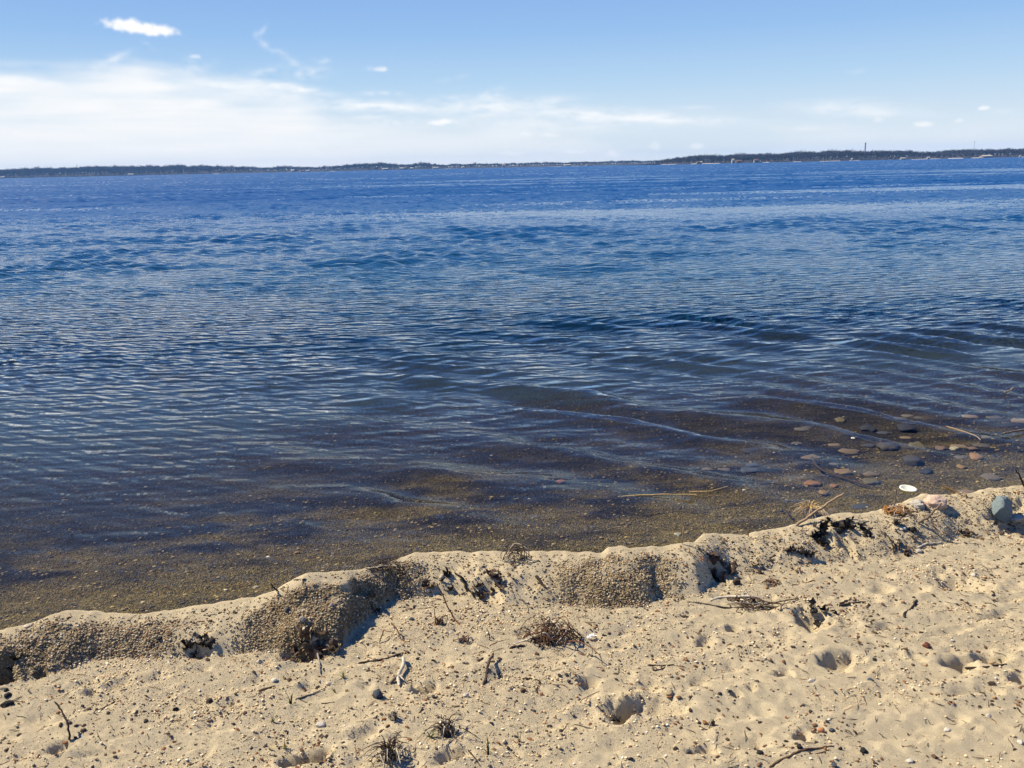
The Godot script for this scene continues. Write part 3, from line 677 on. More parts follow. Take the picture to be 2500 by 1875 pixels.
func make_ground() -> void:
	var near_step := 0.0105
	var x := 70.0
	var left := []
	var s := 0.03
	var p := 3.3
	while p < 1900.0:
		left.append(p)
		p += s
		s *= 1.22
	for i in range(left.size() - 1, -1, -1):
		gx.append(-left[i])
	p = -3.3 + near_step
	while p < 3.3:
		gx.append(p)
		p += near_step
	for q in left:
		gx.append(q)
	# rows from behind the viewer out under the lake
	var back := []
	p = -1.2
	s = 0.03
	while p < 260.0:
		back.append(p)
		p += s
		s *= 1.25
	for i in range(back.size() - 1, -1, -1):
		gz.append(back[i])
	p = -1.2 - near_step
	while p > -4.3:
		gz.append(p)
		p -= near_step
	s = near_step
	while p > -2090.0:
		gz.append(p)
		p -= s
		s = minf(s * 1.012, 0.06) if p > -11.0 else s * 1.1
	var nx := gx.size()
	var nz := gz.size()
	var wob := FastNoiseLite.new()
	wob.seed = 3
	wob.frequency = 1.0
	wob.fractal_octaves = 3
	for i in nx:
		var xx := gx[i]
		var k := lookup2(CREST, xx)
		var t := clampf((xx - CREST[k - 1].x) / (CREST[k].x - CREST[k - 1].x), 0, 1)
		var n := wob.get_noise_1d(xx * 7.0)
		crest_z.append(lerpf(CREST[k - 1].y, CREST[k].y, t) + n * 0.012)
		crest_h.append(lerpf(CREST[k - 1].z, CREST[k].z, t) + wob.get_noise_1d(xx * 11.0 + 50.0) * 0.008)
		k = lookup2(TROUGH, xx)
		t = clampf((xx - TROUGH[k - 1].x) / (TROUGH[k].x - TROUGH[k - 1].x), 0, 1)
		foot_z.append(lerpf(TROUGH[k - 1].y, TROUGH[k].y, t) + wob.get_noise_1d(xx * 4.0 - 30.0) * 0.025)
	var dune := FastNoiseLite.new()
	dune.seed = 21
	dune.frequency = 1.0
	dune.fractal_octaves = 2
	var lump := FastNoiseLite.new()
	lump.seed = 22
	lump.frequency = 1.0
	lump.fractal_octaves = 4
	var tint := FastNoiseLite.new()
	tint.seed = 23
	tint.frequency = 1.0
	tint.fractal_octaves = 3
	gh.resize(nx * nz)
	var col := PackedColorArray()
	col.resize(nx * nz)
	var dry := Color(0.69, 0.58, 0.38)
	var dry2 := Color(0.62, 0.53, 0.36)
	var gravel := Color(0.25, 0.19, 0.105)
	for j in nz:
		var z := gz[j]
		for i in nx:
			var xx := gx[i]
			var zc := crest_z[i]
			var zf := foot_z[i]
			var hc := crest_h[i]
			var h := 0.0
			var cc: Color
			if z >= zc - 0.02:
				var n1 := dune.get_noise_2d((xx * 0.9 - z * 0.25) * 2.1, (z + xx * 0.25) * 5.5)
				var n2 := lump.get_noise_2d(xx * 11.0, z * 13.0)
				var n3 := lump.get_noise_2d(xx * 34.0 + 7.0, z * 34.0)
				var tn := tint.get_noise_2d(xx * 3.0, z * 4.5)
				if z >= zf:
					var a := smoothstep(0.0, 0.25, z - zf)
					h = FOOT + 0.03 * smoothstep(0.0, 1.3, z - zf) + n1 * 0.015 * a + n2 * 0.0075 + n3 * 0.005
					cc = dry.lerp(dry2, clampf(0.5 + tn, 0, 1))
				else:
					var q := clampf((zf - z) / (zf - zc), 0, 1)
					h = FOOT + (hc - FOOT) * (1.0 - pow(1.0 - q, 2.1 + 0.9 * n1)) + (n2 * 0.016 + n3 * 0.005) * minf(1.0, q * 4.0) * (1.0 - 0.6 * q)
					cc = dry.lerp(gravel, clampf(gravel_share(xx, z, q, tint), 0.0, 1.0))
			else:
				var d := zc - z
				var tn := tint.get_noise_2d(xx * 1.3, z * 2.6)
				var tn2 := tint.get_noise_2d(xx * 5.0 + 30.0, z * 9.0)
				if d < 0.3:
					h = hc + (-0.035 - hc) * smoothstep(0.02, 0.3, d)
				else:
					h = -0.035 - 0.07 * minf(d - 0.3, 8.0) - 0.1 * clampf(d - 8.3, 0.0, 35.0)
				var b := clampf((d - 0.25) * 2.0, 0.0, 1.0)
				if d < 30.0:
					h += b * (tn * 0.02 + tn2 * 0.008)
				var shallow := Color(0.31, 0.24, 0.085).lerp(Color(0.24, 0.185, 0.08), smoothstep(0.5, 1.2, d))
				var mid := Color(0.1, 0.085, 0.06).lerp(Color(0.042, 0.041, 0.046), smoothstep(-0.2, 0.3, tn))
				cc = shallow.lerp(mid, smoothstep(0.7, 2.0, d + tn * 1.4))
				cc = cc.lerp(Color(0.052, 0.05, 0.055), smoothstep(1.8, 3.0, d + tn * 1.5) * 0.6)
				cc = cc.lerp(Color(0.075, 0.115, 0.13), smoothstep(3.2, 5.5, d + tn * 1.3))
				cc = cc.lerp(Color(0.018, 0.062, 0.105), smoothstep(7.0, 11.5, d + tn * 1.0))  # bed colour darkens with depth, standing in for light absorbed by the water
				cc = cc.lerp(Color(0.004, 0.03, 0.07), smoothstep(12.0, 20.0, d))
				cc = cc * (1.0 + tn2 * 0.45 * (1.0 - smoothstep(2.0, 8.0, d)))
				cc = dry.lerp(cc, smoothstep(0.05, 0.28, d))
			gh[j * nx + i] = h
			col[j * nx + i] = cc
	for hl in HOLLOWS:
		dent(hl)
	# small dimples all over the trodden sand
	for k in 640:
		var r := rng.randf_range(0.012, 0.04)
		dent([rng.randf_range(-2.6, 3.2), rng.randf_range(-3.2, -1.7), r * rng.randf_range(1.0, 1.8), r, r * rng.randf_range(0.1, 0.4), cos(0.3), -sin(0.3)], true)
	# positions, normals
	var v := PackedVector3Array()
	var n := PackedVector3Array()
	v.resize(nx * nz)
	n.resize(nx * nz)
	for j in nz:
		var ja := maxi(j - 1, 0)
		var jb := mini(j + 1, nz - 1)
		for i in nx:
			var ia := maxi(i - 1, 0)
			var ib := mini(i + 1, nx - 1)
			v[j * nx + i] = Vector3(gx[i], gh[j * nx + i], gz[j])
			var sx := (gh[j * nx + ib] - gh[j * nx + ia]) / (gx[ib] - gx[ia])
			var sz := (gh[jb * nx + i] - gh[ja * nx + i]) / (gz[jb] - gz[ja])
			n[j * nx + i] = Vector3(-sx, 1, -sz).normalized()
	var sand_idx := PackedInt32Array()
	var bed_idx := PackedInt32Array()
	for j in nz - 1:
		for i in nx - 1:
			var a := j * nx + i
			if gz[j] > crest_z[i] - 0.2:
				sand_idx.append_array([a, a + nx, a + 1, a + 1, a + nx, a + nx + 1])
			else:
				bed_idx.append_array([a, a + nx, a + 1, a + 1, a + nx, a + nx + 1])
	var sm := StandardMaterial3D.new()
	sm.vertex_color_use_as_albedo = true
	sm.roughness = 0.95
	sm.metallic_specular = 0.2
	sm.albedo_texture = noise_texture(0.11, 3, 0.66, 1.0, 1024, FastNoiseLite.TYPE_SIMPLEX_SMOOTH, 31)
	sm.uv1_triplanar = true
	sm.uv1_world_triplanar = true
	sm.uv1_scale = Vector3(2.9, 2.9, 2.9)
	sm.heightmap_enabled = true
	sm.heightmap_texture = noise_texture(0.13, 3, 0.0, 1.0, 1024, FastNoiseLite.TYPE_SIMPLEX_SMOOTH, 32)
	sm.heightmap_scale = 0.55
	var bm: StandardMaterial3D = sm.duplicate()
	bm.heightmap_scale = 2.5
	bm.uv1_scale = Vector3(0.7, 0.7, 0.7)
	bm.albedo_texture = noise_texture(0.06, 5, 0.25, 1.0, 1024, FastNoiseLite.TYPE_SIMPLEX_SMOOTH, 33)
	var sand := put("sand_beach", arrays_mesh(v, n, sand_idx, col), sm)
	tag(sand, "trodden pale beige sand beach with a low gravelly bank along the water", "beach", "", "structure")
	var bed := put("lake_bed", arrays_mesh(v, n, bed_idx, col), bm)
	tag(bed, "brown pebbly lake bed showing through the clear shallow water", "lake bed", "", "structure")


var rag := FastNoiseLite.new()


func gravel_share(x: float, z: float, q: float, n: FastNoiseLite) -> float:
	# coarse gravel lies bare in some stretches of the bank, mostly low on its face
	var along_bank := smoothstep(-2.6, -1.9, x) * smoothstep(-1.1, -1.35, x) + 1.3 * smoothstep(-1.02, -0.86, x) * smoothstep(-0.3, -0.5, x) + 0.9 * smoothstep(0.05, 0.3, x) * smoothstep(0.66, 0.56, x) + 0.1 * smoothstep(0.66, 1.2, x)
	return along_bank * smoothstep(-0.08, 0.05, q) * smoothstep(0.92, 0.45, q + 0.35 * n.get_noise_2d(x * 6.0, z * 9.0)) * (1.0 + 0.9 * n.get_noise_2d(x * 9.0 + 5.0, z * 14.0))


func dent(hl: Array, only_sand := false) -> void:
	rag.frequency = 1.0
	var nx := gx.size()
	var reach := 2.0 * maxf(hl[2], hl[3])
	var i0 := gx.bsearch(hl[0] - reach)
	var i1 := mini(gx.bsearch(hl[0] + reach), nx)
	for j in gz.size():
		if absf(gz[j] - hl[1]) > reach:
			continue
		for i in range(i0, i1):
			if only_sand and gz[j] < foot_z[i] + 0.03:
				continue
			var dx: float = gx[i] - hl[0]
			var dz: float = gz[j] - hl[1]
			var u: float = (dx * hl[5] + dz * hl[6]) / hl[2]
			var w: float = (-dx * hl[6] + dz * hl[5]) / hl[3]
			var r := sqrt(u * u + w * w)
			r += (0.1 * sin(atan2(w, u) * 3.0 + hl[0] * 40.0) + 0.5 * rag.get_noise_2d(gx[i] * 16.0, gz[j] * 16.0)) * minf(r, 1.0)
			if r < 2.0:
				gh[j * nx + i] += -hl[4] * (1.0 - smoothstep(0.25, 1.05, r)) + 0.14 * hl[4] * exp(-pow((r - 1.2) / 0.25, 2.0))


func ground_at(x: float, z: float) -> float:
	var nx := gx.size()
	var i := clampi(gx.bsearch(x), 1, nx - 1)
	# rows run towards -z
	var lo := 0
	var hi := gz.size() - 1
	while hi - lo > 1:
		var m := (lo + hi) / 2
		if gz[m] > z:
			lo = m
		else:
			hi = m
	var tx := clampf((x - gx[i - 1]) / (gx[i] - gx[i - 1]), 0, 1)
	var tz := clampf((z - gz[lo]) / (gz[hi] - gz[lo]), 0, 1)
	var a := lerpf(gh[lo * nx + i - 1], gh[lo * nx + i], tx)
	var b := lerpf(gh[hi * nx + i - 1], gh[hi * nx + i], tx)
	return lerpf(a, b, tz)


func shore_at(x: float) -> int:
	return clampi(gx.bsearch(x), 0, gx.size() - 1)


# ---------------------------------------------------------------- water
func ripple_map() -> ImageTexture:
	# wind ripples of 5 to 30 cm on a tile of 3 m, as slopes
	var n := 512
	var size := 3.0
	var r := RandomNumberGenerator.new()
	r.seed = 77
	var sx := PackedFloat32Array()
	var sz := PackedFloat32Array()
	sx.resize(n * n)
	sz.resize(n * n)
	for k in 34:
		var lam := 0.055 * pow(5.0, r.randf())
		var dirn := PI / 2 + r.randfn(0.0, 0.32)
		var kx := roundi(cos(dirn) * size / lam)
		var kz := roundi(sin(dirn) * size / lam)
		if kx == 0 and kz == 0:
			kz = 10
		var amp := 0.034 * pow(lam / 0.12, 0.25)
		var len_ := sqrt(kx * kx + kz * kz)
		var ax := amp * kx / len_
		var az := amp * kz / len_
		var ph := r.randf() * TAU
		var cx := PackedFloat32Array()
		var sn := PackedFloat32Array()
		cx.resize(n)
		sn.resize(n)
		for i in n:
			cx[i] = cos(TAU * kx * i / n + ph)
			sn[i] = sin(TAU * kx * i / n + ph)
		for j in n:
			var cz := cos(TAU * kz * j / n)
			var s2 := sin(TAU * kz * j / n)
			var at := j * n
			for i in n:
				var c := cx[i] * cz - sn[i] * s2
				sx[at + i] += ax * c
				sz[at + i] += az * c
	var bytes := PackedByteArray()
	bytes.resize(n * n * 3)
	for i in n * n:
		var nn := Vector3(-sx[i] * 2.0, -sz[i] * 2.0, 1.0).normalized()
		bytes[i * 3] = int((nn.x * 0.5 + 0.5) * 255.0)
		bytes[i * 3 + 1] = int((nn.y * 0.5 + 0.5) * 255.0)
		bytes[i * 3 + 2] = int((nn.z * 0.5 + 0.5) * 255.0)
	return ImageTexture.create_from_image(Image.create_from_data(n, n, false, Image.FORMAT_RGB8, bytes))


func calm_at(x: float, d: float, n: FastNoiseLite) -> float:
	# smooth slicks lying in long bands across the lake
	var side := x / maxf(d, 1.0)
	var dd := d + n.get_noise_2d(x * 0.05, 3.0) * 3.0 - x * 0.02
	var c := 0.0
	c += 0.52 * smoothstep(27.0, 30.5, dd) * smoothstep(38.0, 34.5, dd) * smoothstep(-0.45, 0.15, side)
	c += 0.6 * smoothstep(44.0, 47.0, dd) * smoothstep(60.0, 54.0, dd) * smoothstep(-0.2, 0.3, side)
	c += 0.45 * smoothstep(84.0, 95.0, dd) * smoothstep(150.0, 120.0, dd) * smoothstep(-0.5, 0.2, side)
	c += 0.45 * clampf(n.get_noise_2d(x * 0.02, d * 0.14) * 2.5, -1.0, 1.0) * smoothstep(20.0, 40.0, d)
	return clampf(c, 0.0, 1.0)


func make_water() -> void:
	var tex := ripple_map()
	var noise := FastNoiseLite.new()
	noise.seed = 91
	noise.frequency = 1.0
	noise.fractal_octaves = 2
	# wave trains: direction of the crest line, length, steepness, where it lives
	var r := RandomNumberGenerator.new()
	r.seed = 5
	var trains := []
	for k in 16:   # chop offshore
		var lam := 0.32 * pow(3.2, k / 15.0)
		trains.append([PI / 2 + clampf(r.randfn(0.0, 0.75), -1.3, 1.3), lam, 0.067, 0])
	for k in 5:
		trains.append([PI / 2 + r.randfn(0.0, 0.6), 1.5 + 0.35 * k, 0.045, 3])
	for k in 18:   # short wavelets before the chop builds up
		trains.append([PI / 2 + r.randfn(0.0, 0.2), 0.1 * pow(2.9, k / 17.0) * r.randf_range(0.93, 1.07), 0.026, 1])
	for k in 4:   # low swell running in on the right
		trains.append([PI / 2 + 0.5 + r.randfn(0.0, 0.06), [0.4, 0.49, 0.58, 0.68][k], 0.17, 2])
	var rows := PackedFloat32Array()
	var z := -2.45
	while z > -2080.0:
		rows.append(z)
		var d := -z
		z -= clampf(0.0034 * pow(d, 1.25), 0.028, 1e9) if d < 60.0 else (0.0045 * d if d < 170.0 else 0.03 * d)
	rows.append(-2104.0)
	var cols := 620
	var nr := rows.size()
	var v := PackedVector3Array()
	var n := PackedVector3Array()
	var uv := PackedVector2Array()
	v.resize(cols * nr)
	n.resize(cols * nr)
	uv.resize(cols * nr)
	var calm := PackedFloat32Array()
	calm.resize(cols * nr)
	var kx := PackedFloat32Array()
	var kz := PackedFloat32Array()
	var ph := PackedFloat32Array()
	for t in trains:
		kx.append(cos(t[0]) * TAU / t[1])
		kz.append(sin(t[0]) * TAU / t[1])
		ph.append(r.randf() * TAU)
	var nt := trains.size()
	var w := PackedFloat32Array()
	w.resize(nt)
	for j in nr:
		var zz := rows[j]
		var d := -zz
		var half := 2.2 + 0.8 * d
		var sp := maxf(2.0 * half / cols, (rows[mini(j + 1, nr - 1)] - zz) * -0.6)
		for i in cols:
			var xx := (i / float(cols - 1) * 2.0 - 1.0) * half
			var side := xx / d
			var c := calm_at(xx, d, noise) if d > 18.0 else 0.0
			calm[j * cols + i] = c
			var off := d - 3.0 - maxf(0.0, xx) * 0.45   # metres from the water's edge, roughly
			var gust := clampf(0.8 + 0.95 * noise.get_noise_2d(xx * 0.2, zz * 0.3), 0.15, 1.6)
			var a0 := smoothstep(7.0, 15.0, off) * gust * (1.0 - 0.85 * c)
			var a1 := smoothstep(1.6, 5.5, off) * (1.0 - 0.55 * smoothstep(12.0, 26.0, d)) * (1.0 - 0.8 * c) * gust
			var a2 := smoothstep(0.4, 1.6, off) * smoothstep(-0.45, 0.05, side) * (1.0 - smoothstep(7.5, 12.5, d)) * clampf(0.75 + 1.1 * noise.get_noise_2d(xx * 0.7 + 20.0, zz * 0.7), 0.0, 1.4)
			var a3 := smoothstep(30.0, 60.0, d) * gust * (1.0 - 0.85 * c)
			if d > 175.0:
				a0 = 0.0
				a1 = 0.0
				a3 = 0.0
			var y := 0.0
			var sx := 0.0
			var sz := 0.0
			# the crests turn a little to either side
			var px := xx
			var bend := 0.5 / (1.0 + pow(d / 16.0, 3.0)) / (d + 2.0)
			var pz := zz - bend * xx * xx + 0.14 * noise.get_noise_2d(xx * 0.9, zz * 0.9)
			for t in nt:
				var kind: int = trains[t][3]
				var lam: float = trains[t][1]
				var a := (a0 if kind == 0 else (a1 if kind == 1 else (a2 if kind == 2 else a3))) * clampf(lam / (sp * 3.0) - 0.4, 0.0, 1.0)
				if a < 0.02:
					continue
				a *= trains[t][2]
				var q := kx[t] * px + kz[t] * pz + ph[t]
				var cq := cos(q)
				y += a * lam / TAU * sin(q)
				var g := a * cq * lam / TAU
				sx += g * (kx[t] - kz[t] * 2.0 * bend * xx)
				sz += g * kz[t]
			v[j * cols + i] = Vector3(xx, y, zz)
			n[j * cols + i] = Vector3(-sx, 1, -sz).normalized()
			uv[j * cols + i] = Vector2(xx / 3.0, zz / 3.0)
	# one sheet; ripples grow from the edge outwards, slicks are smoother
	var mesh := ArrayMesh.new()
	# ripple strength, roughness, murk (below 0: too deep to see into), specular, ripple scale, body colour
	var looks := [[0.08, 0.02, 0.0, 0.3, 1.0], [0.16, 0.03, 0.01, 0.36, 1.0], [0.28, 0.04, 0.02, 0.42, 1.0], [0.45, 0.05, 0.04, 0.47, 1.0], [0.58, 0.06, 0.07, 0.48, 1.0], [0.68, 0.08, 0.28, 0.47, 1.0],
		[0.68, 0.09, -1.0, 0.45, 1.0, lin(0.006, 0.038, 0.078)], [0.6, 0.1, -1.0, 0.42, 1.0, lin(0.003, 0.038, 0.1)], [0.3, 0.1, -1.0, 0.5, 1.0, lin(0.004, 0.035, 0.1)],
		[0.5, 0.36, -1.0, 0.29, 0.2, lin(0.001, 0.042, 0.15)], [0.4, 0.18, -1.0, 0.42, 0.2, lin(0.002, 0.045, 0.14)], [0.55, 0.16, -1.0, 0.38, 1.0, lin(0.002, 0.04, 0.12)], [0.5, 0.28, -1.0, 0.32, 0.5, lin(0.001, 0.042, 0.14)], [0.68, 0.09, 0.62, 0.46, 1.0]]
	var idx := []
	var first := PackedInt32Array()
	var last := PackedInt32Array()
	for b in looks.size():
		idx.append(PackedInt32Array())
		first.append(nr)
		last.append(0)
	for j in nr - 1:
		for i in cols - 1:
			var p := v[j * cols + i]
			var d := -p.z
			var off := d - 3.0 - maxf(0.0, p.x) * 0.45 + noise.get_noise_2d(p.x * 0.6, p.z * 0.6) * 0.8
			var g := off / 1.05 + r.randf_range(-0.5, 0.5)
			var b := clampi(int(floor(g)), 0, 5)
			var haze := r.randf_range(-1.0, 1.0)
			if d > 10.6 + haze * 1.4:
				b = 13
			if d > 13.0 + haze * 1.4:
				b = 6
			if d > 18.0 + haze * 3.5:
				b = 7
			if d > 26.0 + haze * 4.0:
				b = 11
			if d > 35.0 + haze * 5.0:
				b = 12
			if d > 20.0:
				var smooth := calm[j * cols + i] > r.randf_range(0.25, 0.75)
				if smooth:
					b = 8
				if d > 48.0 + haze * 9.0:
					b = 10 if smooth else 9
			first[b] = mini(first[b], j)
			last[b] = maxi(last[b], j + 1)
			var a := j * cols + i
			idx[b].append_array([a, a + cols, a + 1, a + 1, a + cols, a + cols + 1])
	for b in looks.size():
		if idx[b].is_empty():
			continue
		var base := first[b] * cols
		var end := (last[b] + 1) * cols
		var ii: PackedInt32Array = idx[b]
		for k in ii.size():
			ii[k] -= base
		var a := []
		a.resize(Mesh.ARRAY_MAX)
		a[Mesh.ARRAY_VERTEX] = v.slice(base, end)
		a[Mesh.ARRAY_NORMAL] = n.slice(base, end)
		a[Mesh.ARRAY_TEX_UV] = uv.slice(base, end)
		a[Mesh.ARRAY_INDEX] = ii
		mesh.add_surface_from_arrays(Mesh.PRIMITIVE_TRIANGLES, a)
		var m := StandardMaterial3D.new()
		m.roughness = looks[b][1]
		m.metallic_specular = looks[b][3]
		m.normal_enabled = true
		m.normal_texture = tex
		m.normal_scale = looks[b][0]
		m.cull_mode = BaseMaterial3D.CULL_DISABLED
		if looks[b][2] >= 0.0:
			m.transparency = BaseMaterial3D.TRANSPARENCY_ALPHA
			var wc := lin(0.006, 0.037, 0.074)
			m.albedo_color = Color(wc.r, wc.g, wc.b, looks[b][2])
		else:
			m.albedo_color = looks[b][5]
			m.uv1_scale = Vector3(looks[b][4], looks[b][4], 1.0)
		mesh.surface_set_material(mesh.get_surface_count() - 1, m)
	var water := put("lake_water", mesh, null)
	tag(water, "clear blue lake with wind ripples, smooth slicks and see through shallows", "lake", "", "structure")


# ---------------------------------------------------------------- far shores
func top_at(table: Array, x: float) -> float:
	if x <= table[0].x:
		return table[0].y
	for i in range(1, table.size()):
		if x < table[i].x:
			return lerpf(table[i - 1].y, table[i].y, (x - table[i - 1].x) / (table[i].x - table[i - 1].x))
	return table[-1].y


func tree_shape(seed_: int, conifer: bool) -> ArrayMesh:
	# a unit high tree: trunk, limbs and either many fine twigs or drooping needle boughs
	var r := RandomNumberGenerator.new()
	r.seed = seed_
	var st := SurfaceTool.new()
	st.begin(Mesh.PRIMITIVE_TRIANGLES)
	var bar := func(a: Vector3, b: Vector3, w0: float, w1: float):
		var d := (b - a).normalized()
		var s := d.cross(Vector3(0.3, 0.2, 1)).normalized()
		var t := d.cross(s)
		for k in 3:
			var u0 := s * cos(k * TAU / 3) + t * sin(k * TAU / 3)
			var u1 := s * cos((k + 1) * TAU / 3) + t * sin((k + 1) * TAU / 3)
			for q in [a + u0 * w0, b + u0 * w1, a + u1 * w0, a + u1 * w0, b + u0 * w1, b + u1 * w1]:
				st.add_vertex(q)
	if conifer:
		bar.call(Vector3.ZERO, Vector3(0, 1, 0), 0.02, 0.003)
		for k in 110:
			var y := 0.12 + 0.86 * pow(r.randf(), 0.8)
			var a := r.randf() * TAU
			var l := 0.22 * (1.03 - y) * r.randf_range(0.6, 1.15)
			var o := Vector3(cos(a), -0.25, sin(a))
			var sd := Vector3(-sin(a), 0, cos(a)) * l * 0.35
			var c := Vector3(0, y, 0)
			for q in [c + Vector3(0, 0.03, 0), c + o * l * 0.7 + sd, c + o * l, c + Vector3(0, 0.03, 0), c + o * l, c + o * l * 0.7 - sd]:
				st.add_vertex(q)
	else:
		bar.call(Vector3.ZERO, Vector3(0.01, 0.45, 0), 0.022, 0.014)
		for k in 9:
			var a := k * 2.4 + r.randf()
			var y0 := r.randf_range(0.2, 0.45)
			var tip := Vector3(cos(a) * r.randf_range(0.1, 0.34), r.randf_range(0.6, 0.97), sin(a) * r.randf_range(0.1, 0.34))
			var root := Vector3(0, y0, 0)
			bar.call(root, tip, 0.01, 0.003)
			for t in 20:
				var f := r.randf_range(0.3, 1.0)
				var p := root.lerp(tip, f)
				var q := p + Vector3(r.randfn(0, 0.09), r.randf_range(-0.02, 0.14), r.randfn(0, 0.09))
				var wd := Vector3(r.randfn(), r.randfn(), r.randfn()).normalized() * 0.016
				for e in [p, q + wd, q - wd]:
					st.add_vertex(e)
	st.generate_normals()
	return st.commit()


func make_far_shores() -> void:
	var uneven := FastNoiseLite.new()
	uneven.seed = 4
	uneven.frequency = 0.018
	uneven.fractal_octaves = 3
	var bare := [tree_shape(1, false), tree_shape(2, false), tree_shape(3, false)]
	var firs := [tree_shape(4, true), tree_shape(5, true)]
	var trunk_mats := []
	for c in [lin(0.035, 0.029, 0.034), lin(0.048, 0.037, 0.04), lin(0.026, 0.023, 0.028)]:
		var m := StandardMaterial3D.new()
		m.albedo_color = c
		m.roughness = 1.0
		m.cull_mode = BaseMaterial3D.CULL_DISABLED
		trunk_mats.append(m)
	var fir_mat := StandardMaterial3D.new()
	fir_mat.albedo_color = lin(0.016, 0.027, 0.022)
	fir_mat.roughness = 1.0
	fir_mat.cull_mode = BaseMaterial3D.CULL_DISABLED
	var earth := StandardMaterial3D.new()
	earth.albedo_color = lin(0.035, 0.029, 0.028)
	earth.roughness = 1.0
	var strand := StandardMaterial3D.new()
	strand.albedo_color = lin(0.5, 0.44, 0.38)
	strand.roughness = 1.0
	for side in 2:
		var table: Array = FAR_TOPS if side == 0 else NEAR_TOPS
		var z0 := FAR_Z if side == 0 else NEAR_Z
		var x0: float = table[0].x - (600.0 if side == 0 else 0.0)
		var x1: float = table[-1].x + (200.0 if side == 0 else 500.0)
		# land: a low rise behind the water's edge
		var v := PackedVector3Array()
		var idx := PackedInt32Array()
		var cols := 160
		var profile := [[6.0, -1.0], [0.0, 0.15], [-3.0, 0.6], [-14.0, 1.2], [-60.0, 1.0], [-140.0, 1.0], [-400.0, 0.6], [-900.0, -1.0]]
		for i in cols + 1:
			var x := lerpf(x0, x1, i / float(cols))
			var top := top_at(table, x)
			var hill := maxf(0.0, top * 0.42 - 1.2) * (smoothstep(x0 - 1.0, x0 + 40.0, x) if side == 1 else 1.0)
			for k in profile.size():
				var f: float = [0.0, 0.0, 0.0, 0.12, 0.6, 1.0, 0.9, 0.0][k]
				v.append(Vector3(x, profile[k][1] + hill * f, z0 + profile[k][0]))
		var pn := profile.size()
		for i in cols:
			for k in pn - 1:
				var a := i * pn + k
				idx.append_array([a, a + 1, a + pn, a + pn, a + 1, a + pn + 1])
		var nn := facet_normals(v, idx)
		var land := put("far_hills" if side == 0 else "headland_hills", arrays_mesh(v, nn, idx), earth)
		tag(land, "low wooded rise along the far side of the lake" if side == 0 else "low wooded headland reaching in from the right", "hills", "", "structure")
		# pale beach strip, broken
		var bst := SurfaceTool.new()
		bst.begin(Mesh.PRIMITIVE_TRIANGLES)
		var x := x0
		while x < x1:
			var ln := rng.randf_range(8.0, 40.0) if side == 0 else rng.randf_range(10.0, 45.0)
			var keep := rng.randf() < (0.12 if side == 0 else 0.7)
			if side == 0 and x > 40.0 and x < 230.0:
				keep = rng.randf() < 0.8
			if keep:
				var hh := rng.randf_range(0.25, 0.6) if side == 0 else rng.randf_range(0.3, 0.75)
				var p := [Vector3(x, -0.2, z0 + 3.0), Vector3(x + ln, -0.2, z0 + 3.0), Vector3(x + ln - 2.0, hh, z0 - 0.5), Vector3(x + 2.0, hh, z0 - 0.5), Vector3(x + ln - 2.0, hh - 0.3, z0 - 4.0), Vector3(x + 2.0, hh - 0.3, z0 - 4.0)]
				for q in [0, 3, 1, 1, 3, 2, 3, 5, 2, 2, 5, 4]:
					bst.add_vertex(p[q])
			x += ln + rng.randf_range(0.0, 25.0)
		bst.generate_normals()
		var strip := put("far_beach" if side == 0 else "headland_beach", bst.commit(), strand)
		tag(strip, "thin broken strip of pale beach below the far woods" if side == 0 else "thin pale beach strip below the headland woods", "beach", "", "structure")
		# woods
		var pile := []
		for k in 5:
			pile.append([])
		var gap := 3.4 if side == 0 else 2.2
		x = x0 + 2.0
		while x < x1:
			var top := top_at(table, x) * (1.0 + 0.22 * uneven.get_noise_1d(x))
			var conif := 0.28 if (side == 0 and x > -700.0 and x < 150.0) or (side == 1 and x < 420.0) else 0.06
			for row in 7:
				var back := [4.0, 14.0, 40.0, 70.0, 100.0, 125.0, 145.0][row] as float
				var f: float = [0.0, 0.1, 0.35, 0.65, 0.85, 0.95, 1.0][row]
				var hill := maxf(0.0, top * 0.42 - 1.2) * f * (smoothstep(x0 - 1.0, x0 + 40.0, x) if side == 1 else 1.0)
				var ground := 0.4 + hill
				if row == 0 and rng.randf() < 0.35:
					continue
				var tall := minf((top - ground) * 1.12, top * 0.85) * rng.randf_range(0.78, 1.05)
				if rng.randf() < 0.08:
					tall *= 1.18
				if row == 0:
					tall *= rng.randf_range(0.35, 0.8)
				if tall < 1.0:
					continue
				var fir := rng.randf() < conif
				var which := (3 + rng.randi() % 2) if fir else rng.randi() % 3
				var wide := tall * rng.randf_range(0.9, 1.4) if not fir else tall * 1.05
				var b := Basis(Vector3.UP, rng.randf() * TAU).scaled(Vector3(wide, tall, wide))
				pile[which].append(Transform3D(b, Vector3(x + rng.randf_range(-1.5, 1.5), ground - 0.3, z0 - back + rng.randf_range(-4.0, 4.0))))
			x += gap * rng.randf_range(0.7, 1.3)
		var wood := holder("woodland", Vector3.ZERO)
		tag(wood, "dense leafless woods with firs along the whole far shore" if side == 0 else "dense brown leafless woods covering the headland at right", "woods", "", "stuff")
		for k in 5:
			var mm := MultiMesh.new()
			mm.transform_format = MultiMesh.TRANSFORM_3D
			mm.mesh = bare[k] if k < 3 else firs[k - 3]
			mm.instance_count = pile[k].size()
			for q in pile[k].size():
				mm.set_instance_transform(q, pile[k][q])
			var inst := MultiMeshInstance3D.new()
			inst.name = "bare_trees" if k < 3 else "fir_trees"
			inst.multimesh = mm
			inst.material_override = trunk_mats[k] if k < 3 else fir_mat
			inst.set_meta("kind", "stuff")
			wood.add_child(inst, true)
	# one round tree stands clear at the tip of the headland
	var lone := holder("bare_tree", Vector3(251.0, 1.6, NEAR_Z - 20.0))
